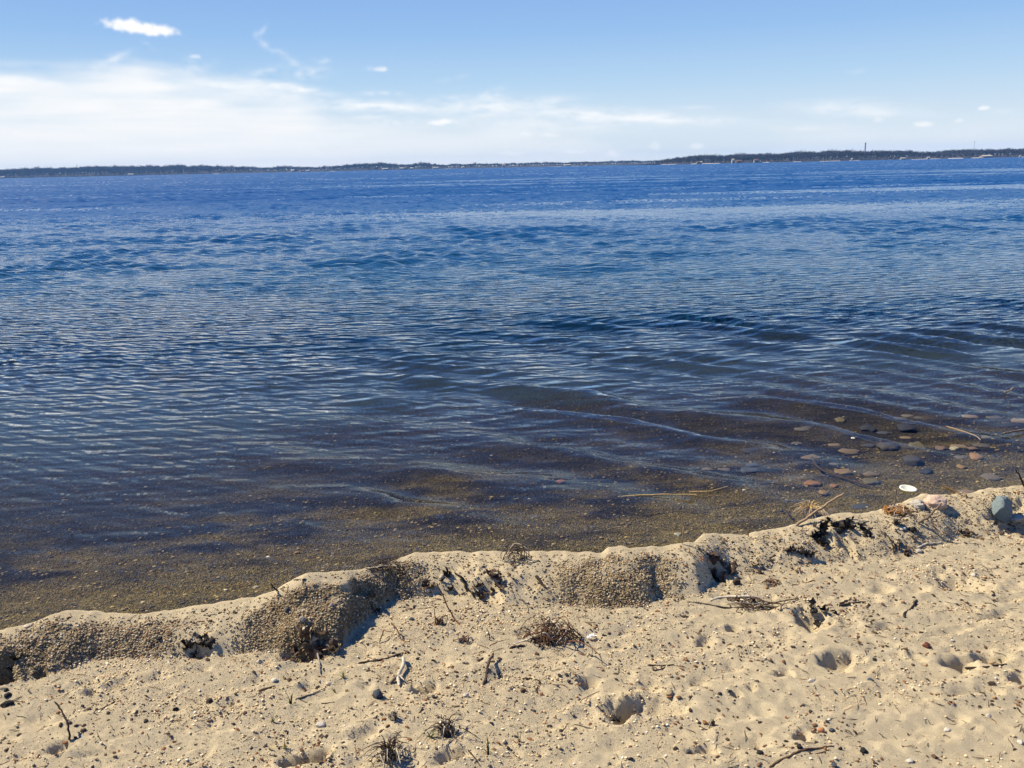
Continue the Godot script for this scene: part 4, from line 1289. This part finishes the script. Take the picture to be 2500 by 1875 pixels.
	lone.scale = Vector3(9.0, 9.5, 9.0)
	put("crown", bare[1], trunk_mats[1], lone)
	tag(lone, "round bare tree standing above the others at the tip of the headland", "tree")
	# tower and mast above the woods
	var steel := StandardMaterial3D.new()
	steel.albedo_color = lin(0.1, 0.13, 0.17)
	steel.roughness = 0.7
	var tower := holder("tower", Vector3(546.0, 2.0, NEAR_Z - 60.0))
	tag(tower, "slim dark tower rising straight out of the headland woods", "tower")
	var shaft := CylinderMesh.new()
	shaft.top_radius = 0.8
	shaft.bottom_radius = 1.0
	shaft.height = 23.0
	put("shaft", shaft, steel, tower).position.y = 11.5
	var cap := CylinderMesh.new()
	cap.top_radius = 1.15
	cap.bottom_radius = 0.9
	cap.height = 0.9
	put("cap", cap, steel, tower).position.y = 23.3
	for a in 2:
		var rod := CylinderMesh.new()
		rod.top_radius = 0.08
		rod.bottom_radius = 0.1
		rod.height = 1.2
		put("rod", rod, steel, tower).position = Vector3(-0.7 + 1.4 * a, 24.2, 0)
	var mast := holder("radio_mast", Vector3(728.0, 4.0, NEAR_Z - 90.0))
	tag(mast, "thin pale lattice mast above the woods right of the tower", "mast")
	var pale := StandardMaterial3D.new()
	pale.albedo_color = lin(0.42, 0.45, 0.5)
	pale.roughness = 0.6
	for a in 3:
		var off := Vector3(cos(a * TAU / 3), 0, sin(a * TAU / 3)) * 0.32
		var leg := CylinderMesh.new()
		leg.top_radius = 0.06
		leg.bottom_radius = 0.09
		leg.height = 21.0
		put("leg", leg, pale, mast).position = off + Vector3(0, 10.5, 0)
	for k in 14:
		var ring := CylinderMesh.new()
		ring.top_radius = 0.4
		ring.bottom_radius = 0.4
		ring.height = 0.1
		put("brace", ring, pale, mast).position.y = 1.5 * k + 1.0
	var head := CylinderMesh.new()
	head.top_radius = 0.6
	head.bottom_radius = 0.6
	head.height = 1.3
	put("antenna", head, pale, mast).position.y = 20.4
	for h in HOUSES:
		make_house(h)


func make_house(h: Array) -> void:
	var w: float = h[3]
	var tall: float = h[4]
	var deep := w * 0.6 + 1.0
	var o := holder("house", Vector3(h[1], 0.3, h[2]))
	o.rotation.y = rng.randf_range(-0.3, 0.3)
	tag(o, h[0], "house", "houses along the far shore")
	var ridge := tall
	var eave := tall * 0.62
	var st := SurfaceTool.new()
	st.begin(Mesh.PRIMITIVE_TRIANGLES)
	var a := w / 2
	var d := deep / 2
	var quad := func(p: Array):
		for q in [0, 1, 2, 0, 2, 3]:
			st.add_vertex(p[q])
	quad.call([Vector3(-a, -1, d), Vector3(-a, eave, d), Vector3(a, eave, d), Vector3(a, -1, d)])
	quad.call([Vector3(a, -1, -d), Vector3(a, eave, -d), Vector3(-a, eave, -d), Vector3(-a, -1, -d)])
	for s in [-1.0, 1.0]:
		var p := [Vector3(s * a, -1, d * s), Vector3(s * a, eave, d * s), Vector3(s * a, eave, -d * s), Vector3(s * a, -1, -d * s)]
		quad.call(p)
		for q in [p[1], Vector3(s * a, ridge, 0), p[2]]:
			st.add_vertex(q)
	st.generate_normals()
	put("wall", st.commit(), palette[h[6]], o)
	var rt := SurfaceTool.new()
	rt.begin(Mesh.PRIMITIVE_TRIANGLES)
	var b := a + 0.3
	for s in [-1.0, 1.0]:
		var p := [Vector3(-b * s, eave - 0.2, (d + 0.4) * s), Vector3(-b * s, ridge + 0.15, 0), Vector3(b * s, ridge + 0.15, 0), Vector3(b * s, eave - 0.2, (d + 0.4) * s)]
		for q in [0, 1, 2, 0, 2, 3]:
			rt.add_vertex(p[q])
		for q in [0, 2, 1, 0, 3, 2]:
			rt.add_vertex(p[q] - Vector3(0, 0.15, 0))
	rt.generate_normals()
	put("roof", rt.commit(), palette[h[7]], o)
	for k in maxi(1, int(w / 3.0)):
		var bx := BoxMesh.new()
		bx.size = Vector3(minf(1.1, w * 0.2), eave * 0.35, 0.12)
		put("window", bx, palette["slate"], o).position = Vector3(-a + (k + 0.5) * w / maxi(1, int(w / 3.0)), eave * 0.55, d)


# ---------------------------------------------------------------- stones
var ico_v := {}
var ico_i := {}


func ico(level: int) -> void:
	if ico_v.has(level):
		return
	var t := (1.0 + sqrt(5.0)) / 2.0
	var v := []
	for p in [Vector3(-1, t, 0), Vector3(1, t, 0), Vector3(-1, -t, 0), Vector3(1, -t, 0), Vector3(0, -1, t), Vector3(0, 1, t), Vector3(0, -1, -t), Vector3(0, 1, -t), Vector3(t, 0, -1), Vector3(t, 0, 1), Vector3(-t, 0, -1), Vector3(-t, 0, 1)]:
		v.append(p.normalized())
	var f := [0, 5, 11, 0, 1, 5, 0, 7, 1, 0, 10, 7, 0, 11, 10, 1, 9, 5, 5, 4, 11, 11, 2, 10, 10, 6, 7, 7, 8, 1, 3, 4, 9, 3, 2, 4, 3, 6, 2, 3, 8, 6, 3, 9, 8, 4, 5, 9, 2, 11, 4, 6, 10, 2, 8, 7, 6, 9, 1, 8]
	for s in level:
		var mid := {}
		var nf := []
		for i in range(0, f.size(), 3):
			var m := []
			for e in 3:
				var a: int = f[i + e]
				var b: int = f[i + (e + 1) % 3]
				var key := mini(a, b) * 100000 + maxi(a, b)
				if not mid.has(key):
					mid[key] = v.size()
					v.append(((v[a] + v[b]) * 0.5).normalized())
				m.append(mid[key])
			nf.append_array([f[i], m[0], m[2], f[i + 1], m[1], m[0], f[i + 2], m[2], m[1], m[0], m[1], m[2]])
		f = nf
	ico_v[level] = PackedVector3Array(v)
	ico_i[level] = PackedInt32Array(f)


func stone_mesh(level: int, size: Vector3, rough: float, cuts: int) -> ArrayMesh:
	ico(level)
	var n := FastNoiseLite.new()
	n.seed = rng.randi() % 10000
	n.frequency = 0.8
	n.fractal_octaves = 3
	var v: PackedVector3Array = ico_v[level].duplicate()
	var planes := []
	for k in cuts:
		planes.append([Vector3(rng.randfn(), rng.randfn() * 0.7, rng.randfn()).normalized(), rng.randf_range(0.55, 0.85)])
	for i in v.size():
		var p := v[i]
		p *= 1.0 + rough * n.get_noise_3d(p.x * 1.6, p.y * 1.6, p.z * 1.6)
		for c in planes:
			var over: float = p.dot(c[0]) - c[1]
			if over > 0.0:
				p -= c[0] * over * 0.95
		v[i] = p * size
	return arrays_mesh(v, facet_normals(v, ico_i[level]), ico_i[level])


func make_boulders_and_stones() -> void:
	for s in STONES:
		var kind: String = s[1]
		var rx: float = s[5]
		var ry: float = s[6]
		var size := Vector3(rx, minf(ry * 1.05, rx), rx * rng.randf_range(0.75, 1.0))
		if kind == "rock":
			size = Vector3(rx * 1.45, ry * 1.3, rx * 1.1)
		var m := stone_mesh(3 if kind != "stone" else 2, size, 0.35 if kind != "rock" else 0.3, 0 if kind == "boulder" else (9 if kind == "rock" else 3))
		var o := put(kind, m, palette[s[2]])
		o.position = Vector3(s[3], ground_at(s[3], s[4]) + size.y * (0.3 if kind != "rock" else 0.5), s[4])
		o.rotation.y = rng.randf() * 0.6
		tag(o, s[0], kind, "" if kind == "boulder" else "stones lying on the sand")
	for s in SUNK_STONES:
		var rx: float = s[5] * 0.85
		var rz: float = s[6] * 0.85
		var size := Vector3(rx, minf(rx, rz) * 0.45, rz)
		var o := put("stone", stone_mesh(2, size, 0.4, 3), palette[s[2]])
		o.position = Vector3(s[3], ground_at(s[3], s[4]) + size.y * 0.35, s[4])
		tag(o, s[0], "stone", "stones in the shallow water")


# ---------------------------------------------------------------- sticks
func smooth_path(p: Array, per: int) -> PackedVector3Array:
	var out := PackedVector3Array()
	for i in p.size() - 1:
		var a: Vector3 = p[maxi(i - 1, 0)]
		var b: Vector3 = p[i]
		var c: Vector3 = p[i + 1]
		var d: Vector3 = p[mini(i + 2, p.size() - 1)]
		for k in per:
			out.append(b.cubic_interpolate(c, a, d, k / float(per)))
	out.append(p[-1])
	return out


func tube(path: PackedVector3Array, r0: float, r1: float, sides: int, knots := 0.0) -> ArrayMesh:
	var v := PackedVector3Array()
	var n := PackedVector3Array()
	var idx := PackedInt32Array()
	var side := Vector3.ZERO
	var np := path.size()
	for i in np:
		var d := (path[mini(i + 1, np - 1)] - path[maxi(i - 1, 0)]).normalized()
		if side == Vector3.ZERO:
			side = d.cross(Vector3.UP if absf(d.y) < 0.9 else Vector3.RIGHT).normalized()
		side = (side - d * side.dot(d)).normalized()
		var up := d.cross(side)
		var f := i / float(np - 1)
		var r := lerpf(r0, r1, f)
		if i == 0 or i == np - 1:
			r *= 0.55
		for k in sides:
			var a := k * TAU / sides
			var u := side * cos(a) + up * sin(a)
			v.append(path[i] + u * r * (1.0 + knots * rng.randf_range(-1.0, 1.0)))
			n.append(u)
	for i in np - 1:
		for k in sides:
			var a := i * sides + k
			var b := i * sides + (k + 1) % sides
			idx.append_array([a, a + sides, b, b, a + sides, b + sides])
	for e in 2:
		var c := v.size()
		v.append(path[0] if e == 0 else path[np - 1])
		n.append((path[0] - path[1]).normalized() if e == 0 else (path[np - 1] - path[np - 2]).normalized())
		var at := 0 if e == 0 else (np - 1) * sides
		for k in sides:
			if e == 0:
				idx.append_array([c, at + k, at + (k + 1) % sides])
			else:
				idx.append_array([c, at + (k + 1) % sides, at + k])
	return arrays_mesh(v, n, idx)


func make_sticks() -> void:
	for s in STICKS:
		var pts := []
		var r: float = s[3] * 1.3
		for p in s[4]:
			pts.append(Vector3(p.x, ground_at(p.x, p.z) + p.y + r * 0.55, p.z))
		stick_from(s, pts, r)
	for s in WATER_STICKS:
		stick_from(s, s[4].duplicate(), s[3] * 1.15)
	# the bleached driftwood piece with its forked foot
	var p := Vector3(-0.375, 0, -2.5)
	var a := spot(-0.385, -2.585, 0.016)
	var b := spot(-0.378, -2.53, 0.018)
	var c := spot(-0.388, -2.475, 0.014)
	var d := spot(-0.379, -2.43, 0.009)
	var o := holder("driftwood", Vector3(b.x, b.y, b.z))
	tag(o, "bleached white piece of driftwood with a forked foot", "driftwood")
	put("stem", tube(smooth_path([a - b, Vector3.ZERO, c - b, d - b], 5), 0.0062, 0.005, 8, 0.22), palette["pale"], o)
	put("fork", tube(smooth_path([c - b, spot(-0.402, -2.46, 0.008) - b, spot(-0.412, -2.45, 0.004) - b], 4), 0.006, 0.004, 6, 0.2), palette["greybrown"], o)
	put("branch_stub", tube(smooth_path([c - b + Vector3(0.004, 0.002, 0.0), spot(-0.366, -2.45, 0.014) - b], 4), 0.003, 0.002, 6, 0.2), palette["pale"], o)


func spot(x: float, z: float, up := 0.0) -> Vector3:
	return Vector3(x, ground_at(x, z) + up, z)


func stick_from(s: Array, pts: Array, r: float) -> void:
	var at: Vector3 = pts[0]
	var rel := []
	for q in pts:
		rel.append(q - at)
	var path := smooth_path(rel, 5)
	for i in range(1, path.size() - 1):
		path[i] += Vector3(rng.randfn(), rng.randfn() * 0.5, rng.randfn()) * r * 0.35
	var thin: bool = r < 0.0025
	var o := put(s[1], tube(path, r * 1.1, r * (0.55 if thin else 0.8), 6 if thin else 8, 0.14), palette[s[2]])
	o.position = at
	tag(o, s[0], s[1], "twigs and sticks on the beach" if at.z > -4.0 else "twigs in the shallow water")


# ---------------------------------------------------------------- leaves
func leaf_mesh(size: float) -> ArrayMesh:
	# a lobed, curled oak leaf: a strip of cross sections along the midrib
	var v := PackedVector3Array()
	var idx := PackedInt32Array()
	var curl := rng.randf_range(1.0, 4.0)
	var cup := rng.randf_range(-1.2, 1.6)
	var twist := rng.randf_range(-1.2, 1.2)
	var n := 11
	var y := 0.0
	var z := 0.0
	var ang := -curl * 0.5
	for i in n:
		var f := i / float(n - 1)
		var lobe := (0.62 + 0.38 * cos(f * TAU * 2.7 + 0.6)) * sin(PI * clampf(f * 0.93 + 0.05, 0, 1))
		var half := size * 0.36 * lobe + size * 0.012
		var st := size / (n - 1)
		ang += curl / (n - 1)
		y += sin(ang) * st
		z += cos(ang) * st
		for k in 5:
			var u := (k - 2) / 2.0
			var tw := twist * (f - 0.5)
			var lx := u * half
			var ly := cup * u * u * half * 0.8 + sin(tw) * lx + rng.randfn() * size * 0.012
			v.append(Vector3(lx * cos(tw), y + ly, z - size * 0.5))
	for i in n - 1:
		for k in 4:
			var a := i * 5 + k
			idx.append_array([a, a + 5, a + 1, a + 1, a + 5, a + 6])
	return arrays_mesh(v, facet_normals(v, idx), idx)


const ORDINALS := ["first", "second", "third", "fourth", "fifth", "sixth", "seventh", "eighth", "ninth", "tenth", "eleventh", "twelfth", "thirteenth", "fourteenth", "fifteenth", "sixteenth", "seventeenth", "eighteenth"]


func make_leaves() -> void:
	for l in LEAVES:
		var feet := []
		for k in l[6]:
			var a := rng.randf() * TAU
			var q := sqrt(rng.randf())
			feet.append(Vector2(l[2] + cos(a) * q * l[4], l[3] + sin(a) * q * l[5]))
		feet.sort_custom(func(p, q): return p.x < q.x)
		for k in feet.size():
			var f: Vector2 = feet[k]
			var size: float = l[7] * rng.randf_range(0.8, 1.45)
			var o := put("dead_leaf", leaf_mesh(size), palette[l[1]])
			o.position = Vector3(f.x, ground_at(f.x, f.y) + size * rng.randf_range(0.1, 0.3), f.y)
			o.rotation = Vector3(rng.randfn() * 0.6, rng.randf() * TAU, rng.randfn() * 0.6)
			var which := ""
			if feet.size() > 1:
				which = ", leftmost" if k == 0 else (", rightmost" if k == feet.size() - 1 else ", %s from left" % ORDINALS[k])
			tag(o, l[0] + which, "leaf", String(l[0]).replace("leaf", "leaves"))


# ---------------------------------------------------------------- dry roots, straw and grass
func make_tangles() -> void:
	for t in TANGLES:
		var c := spot(t[3], t[4])
		var o := holder(t[1], c)
		tag(o, t[0], String(t[1]).replace("_", " "))
		var w: float = t[5]
		var h: float = t[6]
		var straw: bool = t[2] in ["straw", "rustgrass"]
		for k in t[7]:
			var a := rng.randf() * TAU
			var pts := []
			if t[1] in ["straw_tuft", "dry_grass_clump"]:
				# blades leaving one foot
				var lean := rng.randf_range(0.15, 1.0)
				var ln := h * rng.randf_range(0.6, 1.5)
				var foot := Vector3(rng.randfn(), 0, rng.randfn()) * w * 0.16
				var dirn := Vector3(cos(a), 0, sin(a))
				pts = [foot, foot + dirn * ln * lean * 0.4 + Vector3(0, ln * 0.55, 0), foot + dirn * (ln * lean + w * 0.3 * lean) + Vector3(0, ln * (0.9 - lean * 0.85), 0)]
			else:
				var p0 := Vector3(cos(a) * w * rng.randf_range(0.2, 1.0), 0, sin(a) * w * 0.7 * rng.randf_range(0.2, 1.0))
				var b := a + rng.randf_range(1.2, 4.4)
				var p1 := Vector3(cos(b) * w * rng.randf_range(0.2, 1.0), 0, sin(b) * w * 0.7 * rng.randf_range(0.2, 1.0))
				var m1 := p0.lerp(p1, 0.33) + Vector3(rng.randfn() * w * 0.2, h * rng.randf_range(0.3, 1.0), rng.randfn() * w * 0.2)
				var m2 := p0.lerp(p1, 0.7) + Vector3(rng.randfn() * w * 0.2, h * rng.randf_range(0.2, 1.0), rng.randfn() * w * 0.2)
				pts = [p0, m1, m2, p1]
			for i in pts.size():
				var p: Vector3 = pts[i]
				var floor_y := ground_at(c.x + p.x, c.z + p.z) - c.y
				pts[i] = Vector3(p.x, p.y + (floor_y if i == 0 or i == pts.size() - 1 else maxf(floor_y, 0.0) * 0.7) + 0.0015, p.z)
			var r := rng.randf_range(0.0009, 0.0022) if not straw else rng.randf_range(0.0014, 0.003)
			var colour: String = t[2]
			if rng.randf() < (0.3 if t[1] == "dry_grass_clump" else 0.14):
				colour = "pale"
			elif rng.randf() < 0.25:
				colour = "dark" if not straw else "tan"
			put("blade" if straw or t[1] == "dry_grass_clump" else "strand", tube(smooth_path(pts, 5), r, r * 0.5, 5, 0.1), palette[colour], o)


func make_tufts() -> void:
	for t in TUFTS:
		var c := spot(t[2], t[3])
		var o := holder("grass_tuft", c)
		tag(o, t[0], "grass")
		for k in t[4]:
			var a := rng.randf() * TAU
			var ln: float = t[5] * rng.randf_range(0.6, 1.1)
			var lean: float = t[6] * rng.randf_range(0.3, 1.1)
			var d := Vector3(cos(a), 0, sin(a))
			var s := Vector3(-sin(a), 0, cos(a))
			var v := PackedVector3Array()
			var idx := PackedInt32Array()
			for i in 6:
				var f := i / 5.0
				var p := d * (ln * lean * f * f + 0.003) + Vector3(0, ln * (f - 0.45 * lean * f * f) - 0.004, 0)
				var half := 0.0022 * (1.0 - pow(f, 1.6)) + 0.0002
				v.append(p - s * half)
				v.append(p + d * half * 0.5)
				v.append(p + s * half)
			for i in 5:
				for q in 2:
					var b := i * 3 + q
					idx.append_array([b, b + 3, b + 1, b + 1, b + 3, b + 4])
			put("blade", arrays_mesh(v, facet_normals(v, idx), idx), palette[t[1]], o)


func make_feather() -> void:
	var c := spot(0.258, -2.728, 0.004)
	var o := holder("feather", c)
	tag(o, "small fluffy white feather lying right of the root tangle", "feather")
	o.rotation.y = 0.5
	var white := StandardMaterial3D.new()
	white.albedo_color = lin(0.86, 0.87, 0.88)
	white.roughness = 0.9
	white.cull_mode = BaseMaterial3D.CULL_DISABLED
	white.backlight_enabled = true
	white.backlight = Color(0.3, 0.3, 0.3)
	put("quill", tube(smooth_path([Vector3(-0.018, 0, 0.004), Vector3(0, 0.006, 0), Vector3(0.018, 0.004, -0.002)], 5), 0.0008, 0.0003, 5), palette["white"], o)
	for k in 60:
		var f := rng.randf()
		var b := Vector3(lerpf(-0.012, 0.018, f), 0.004, 0)
		var up := Vector3(rng.randf_range(-0.2, 0.6), rng.randf_range(0.1, 1.0), [-1.0, 1.0][k % 2] * rng.randf_range(0.4, 1.0)).normalized() * rng.randf_range(0.006, 0.014)
		var st := Vector3(0.0011, 0.0003, 0)
		var v := PackedVector3Array([b - st, b + st, b + up * 0.6 + st * 1.3, b + up, b + up * 0.6 - st * 1.3])
		var idx := PackedInt32Array([0, 1, 4, 1, 2, 4, 4, 2, 3])
		put("barb", arrays_mesh(v, facet_normals(v, idx), idx), white, o)


func make_disc() -> void:
	var o := holder("disc", Vector3(2.143, 0.006, -4.4))
	tag(o, "round whitish flat disc lying in the water by the right bank", "disc")
	var m := StandardMaterial3D.new()
	m.albedo_color = lin(0.55, 0.56, 0.46)
	m.roughness = 0.6
	var rim := lathe([[0.0, -0.004], [0.04, -0.004], [0.045, 0.0], [0.0445, 0.005], [0.036, 0.005], [0.034, 0.0025], [0.0, 0.003]], 36)
	put("plate", rim, m, o)
	o.rotation = Vector3(0.05, 0, -0.05)


func lathe(prof: Array, sides: int) -> ArrayMesh:
	var st := SurfaceTool.new()
	st.begin(Mesh.PRIMITIVE_TRIANGLES)
	for i in prof.size() - 1:
		for k in sides:
			var a := k * TAU / sides
			var b := (k + 1) * TAU / sides
			var p := [Vector3(cos(a) * prof[i][0], prof[i][1], sin(a) * prof[i][0]), Vector3(cos(b) * prof[i][0], prof[i][1], sin(b) * prof[i][0]), Vector3(cos(b) * prof[i + 1][0], prof[i + 1][1], sin(b) * prof[i + 1][0]), Vector3(cos(a) * prof[i + 1][0], prof[i + 1][1], sin(a) * prof[i + 1][0])]
			for q in [0, 1, 2, 0, 2, 3]:
				st.add_vertex(p[q])
	st.generate_normals()
	return st.commit()


# ---------------------------------------------------------------- gravel
func grain_material() -> StandardMaterial3D:
	var m := StandardMaterial3D.new()
	m.vertex_color_use_as_albedo = true
	m.roughness = 0.85
	m.metallic_specular = 0.35
	return m


func scatter(called: String, label: String, category: String, where: Array, tints: PackedColorArray, parent: Node = self) -> void:
	# three pebble shapes shared by all the grains
	var o := holder(called, Vector3.ZERO)
	tag(o, label, category, "", "stuff")
	var mat := grain_material()
	for s in 3:
		var picked := PackedInt32Array()
		for i in range(s, where.size(), 3):
			picked.append(i)
		var mm := MultiMesh.new()
		mm.transform_format = MultiMesh.TRANSFORM_3D
		mm.use_colors = true
		mm.mesh = stone_mesh(1, Vector3.ONE, 0.5, 4)
		mm.instance_count = picked.size()
		for k in picked.size():
			mm.set_instance_transform(k, where[picked[k]])
			mm.set_instance_color(k, tints[picked[k]])
		var inst := MultiMeshInstance3D.new()
		inst.name = "grains"
		inst.multimesh = mm
		inst.material_override = mat
		inst.set_meta("kind", "stuff")
		o.add_child(inst, true)


func grain_tint() -> Color:
	var t := rng.randf()
	if t < 0.55:
		return Color(0.52, 0.4, 0.23) * rng.randf_range(0.65, 1.2)
	if t < 0.68:
		return Color(0.7, 0.58, 0.38) * rng.randf_range(0.8, 1.1)
	if t < 0.72:
		return Color(0.74, 0.68, 0.55) * rng.randf_range(0.8, 1.05)
	if t < 0.82:
		return Color(0.42, 0.24, 0.12) * rng.randf_range(0.6, 1.1)
	if t < 0.92:
		return Color(0.22, 0.18, 0.13) * rng.randf_range(0.5, 1.2)
	return Color(0.07, 0.06, 0.05) * rng.randf_range(0.6, 1.4)


func make_gravel() -> void:
	var where := []
	var tints := PackedColorArray()
	var patch := FastNoiseLite.new()
	patch.seed = 61
	patch.frequency = 1.0
	patch.fractal_octaves = 3
	var share := FastNoiseLite.new()
	share.seed = 23
	share.frequency = 1.0
	share.fractal_octaves = 3
	# coarse gravel on the bank's face
	var done := 0
	while done < 82000:
		var x := rng.randf_range(-3.1, 3.6)
		var i := shore_at(x)
		var q := rng.randf_range(-0.06, 1.02)
		var z := lerpf(foot_z[i], crest_z[i], q)
		var lots := clampf(0.1 + 1.1 * gravel_share(x, z, q, share), 0.06, 1.0)
		done += 1
		if rng.randf() > lots:
			continue
		add_grain(where, tints, x, z, 0.0018 + 0.0024 * pow(rng.randf(), 2.2), 0.35, 0.62)
	# scattered over the open sand, in loose patches
	done = 0
	while done < 430000:
		done += 1
		var z := -1.75 - 2.1 * pow(rng.randf(), 0.8)
		var x := rng.randf_range(-3.0, 3.7)
		var i := shore_at(x)
		if z < foot_z[i]:
			continue
		var p := patch.get_noise_2d(x * 2.0 + 11.0, z * 3.2)
		var lots := clampf(0.34 + 0.95 * p + 0.16 - 0.36 * smoothstep(0.1, 0.9, x), 0.05, 1.0)
		if rng.randf() > lots:
			continue
		add_grain(where, tints, x, z, 0.001 + 0.0034 * pow(rng.randf(), 10.0), 0.6)
	scatter("sand_gravel", "coarse gravel and small pebbles strewn over the sand", "gravel", where, tints)


func add_grain(where: Array, tints: PackedColorArray, x: float, z: float, r: float, sink: float, shade := 1.0) -> void:
	var b := Basis.from_euler(Vector3(rng.randf() * TAU, rng.randf() * TAU, rng.randfn() * 0.4)).scaled(Vector3(r * rng.randf_range(0.9, 1.4), r * rng.randf_range(0.6, 1.0), r * rng.randf_range(0.8, 1.2)))
	where.append(Transform3D(b, Vector3(x, ground_at(x, z) + r * sink, z)))
	tints.append(grain_tint() * shade)


func make_sunk_pebbles() -> void:
	var where := []
	var tints := PackedColorArray()
	var done := 0
	while done < 60000:
		done += 1
		var x := rng.randf_range(-4.5, 4.8)
		var i := shore_at(x)
		var off := 0.25 + 4.2 * pow(rng.randf(), 1.3)
		var z := crest_z[i] - off
		var r := 0.0018 + 0.0075 * pow(rng.randf(), 9.0)
		var b := Basis.from_euler(Vector3(rng.randfn() * 0.4, rng.randf() * TAU, rng.randfn() * 0.4)).scaled(Vector3(r * 1.3, r * 0.6, r))
		where.append(Transform3D(b, Vector3(x, ground_at(x, z) + r * 0.2, z)))
		var t := rng.randf()
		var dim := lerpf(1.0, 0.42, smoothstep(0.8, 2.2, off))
		var c := Color(0.17, 0.125, 0.06) * rng.randf_range(0.4, 1.5)
		if t > 0.99:
			c = Color(0.45, 0.4, 0.25)
		elif t > 0.8:
			c = Color(0.25, 0.18, 0.055) * rng.randf_range(0.6, 1.2)
		elif t < 0.3:
			c = Color(0.045, 0.042, 0.04)
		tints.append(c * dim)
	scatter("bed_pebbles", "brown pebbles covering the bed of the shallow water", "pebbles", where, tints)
	# flat dark stones off the right bank, too many and too dim to count
	where = []
	tints = PackedColorArray()
	for k in 44:
		var x := rng.randf_range(1.1, 4.6)
		var i := shore_at(x)
		var z := crest_z[i] - rng.randf_range(0.6, 2.6)
		var r := rng.randf_range(0.02, 0.06)
		var b := Basis.from_euler(Vector3(rng.randfn() * 0.1, rng.randf() * TAU, rng.randfn() * 0.1)).scaled(Vector3(r * 1.3, r * 0.3, r))
		where.append(Transform3D(b, Vector3(x, ground_at(x, z), z)))
		tints.append([Color(0.05, 0.045, 0.035), Color(0.07, 0.06, 0.045), Color(0.11, 0.08, 0.045), Color(0.03, 0.032, 0.035)][k % 4] * rng.randf_range(0.7, 1.3))
	scatter("bed_stones", "flat dark stones paving the bed off the right bank", "stones", where, tints)


func make_debris() -> void:
	# bark flecks, seed husks and dead bits: thin dark slivers
	var o := holder("plant_debris", Vector3.ZERO)
	tag(o, "tiny dark bits of bark, stems and husks strewn over the sand", "debris", "", "stuff")
	var mat := grain_material()
	mat.roughness = 1.0
	for s in 2:
		var mm := MultiMesh.new()
		mm.transform_format = MultiMesh.TRANSFORM_3D
		mm.use_colors = true
		mm.mesh = stone_mesh(1, Vector3.ONE, 0.7, 5) if s == 0 else tube(PackedVector3Array([Vector3(-1, 0, 0), Vector3(-0.3, 0.12, 0.1), Vector3(0.4, 0.05, -0.1), Vector3(1, -0.05, 0.1)]), 0.09, 0.06, 5, 0.2)
		var count := 8500 if s == 0 else 3300
		mm.instance_count = count
		var patch := FastNoiseLite.new()
		patch.seed = 88 + s
		patch.frequency = 2.0
		for k in count:
			var x := 0.0
			var z := 0.0
			for t in 12:
				z = -1.75 - 2.3 * pow(rng.randf(), 0.8)
				x = rng.randf_range(-3.0, 3.6)
				var i := shore_at(x)
				if z < crest_z[i] + 0.02:
					continue
				var lots := 0.25 + patch.get_noise_2d(x, z * 1.4)
				if z < foot_z[i] + 0.05 and x > 0.7:
					lots += 0.2
				if rng.randf() < lots:
					break
			var r := (0.0018 + 0.005 * pow(rng.randf(), 3.0)) if s == 0 else 0.005 + 0.022 * pow(rng.randf(), 2.0)
			var b := Basis.from_euler(Vector3(rng.randfn() * 0.3, rng.randf() * TAU, rng.randfn() * 0.2))
			b = b.scaled_local(Vector3(r * 1.5, r * 0.5, r * 0.9)) if s == 0 else b.scaled_local(Vector3(r, minf(r, 0.012), minf(r, 0.012)))
			mm.set_instance_transform(k, Transform3D(b, Vector3(x, ground_at(x, z) + (r * 0.3 if s == 0 else 0.0012), z)))
			mm.set_instance_color(k, [Color(0.05, 0.035, 0.025), Color(0.1, 0.06, 0.035), Color(0.17, 0.08, 0.035), Color(0.03, 0.025, 0.02)][rng.randi() % 4])
		var inst := MultiMeshInstance3D.new()
		inst.name = "flecks" if s == 0 else "slivers"
		inst.multimesh = mm
		inst.material_override = mat
		inst.set_meta("kind", "stuff")
		o.add_child(inst, true)
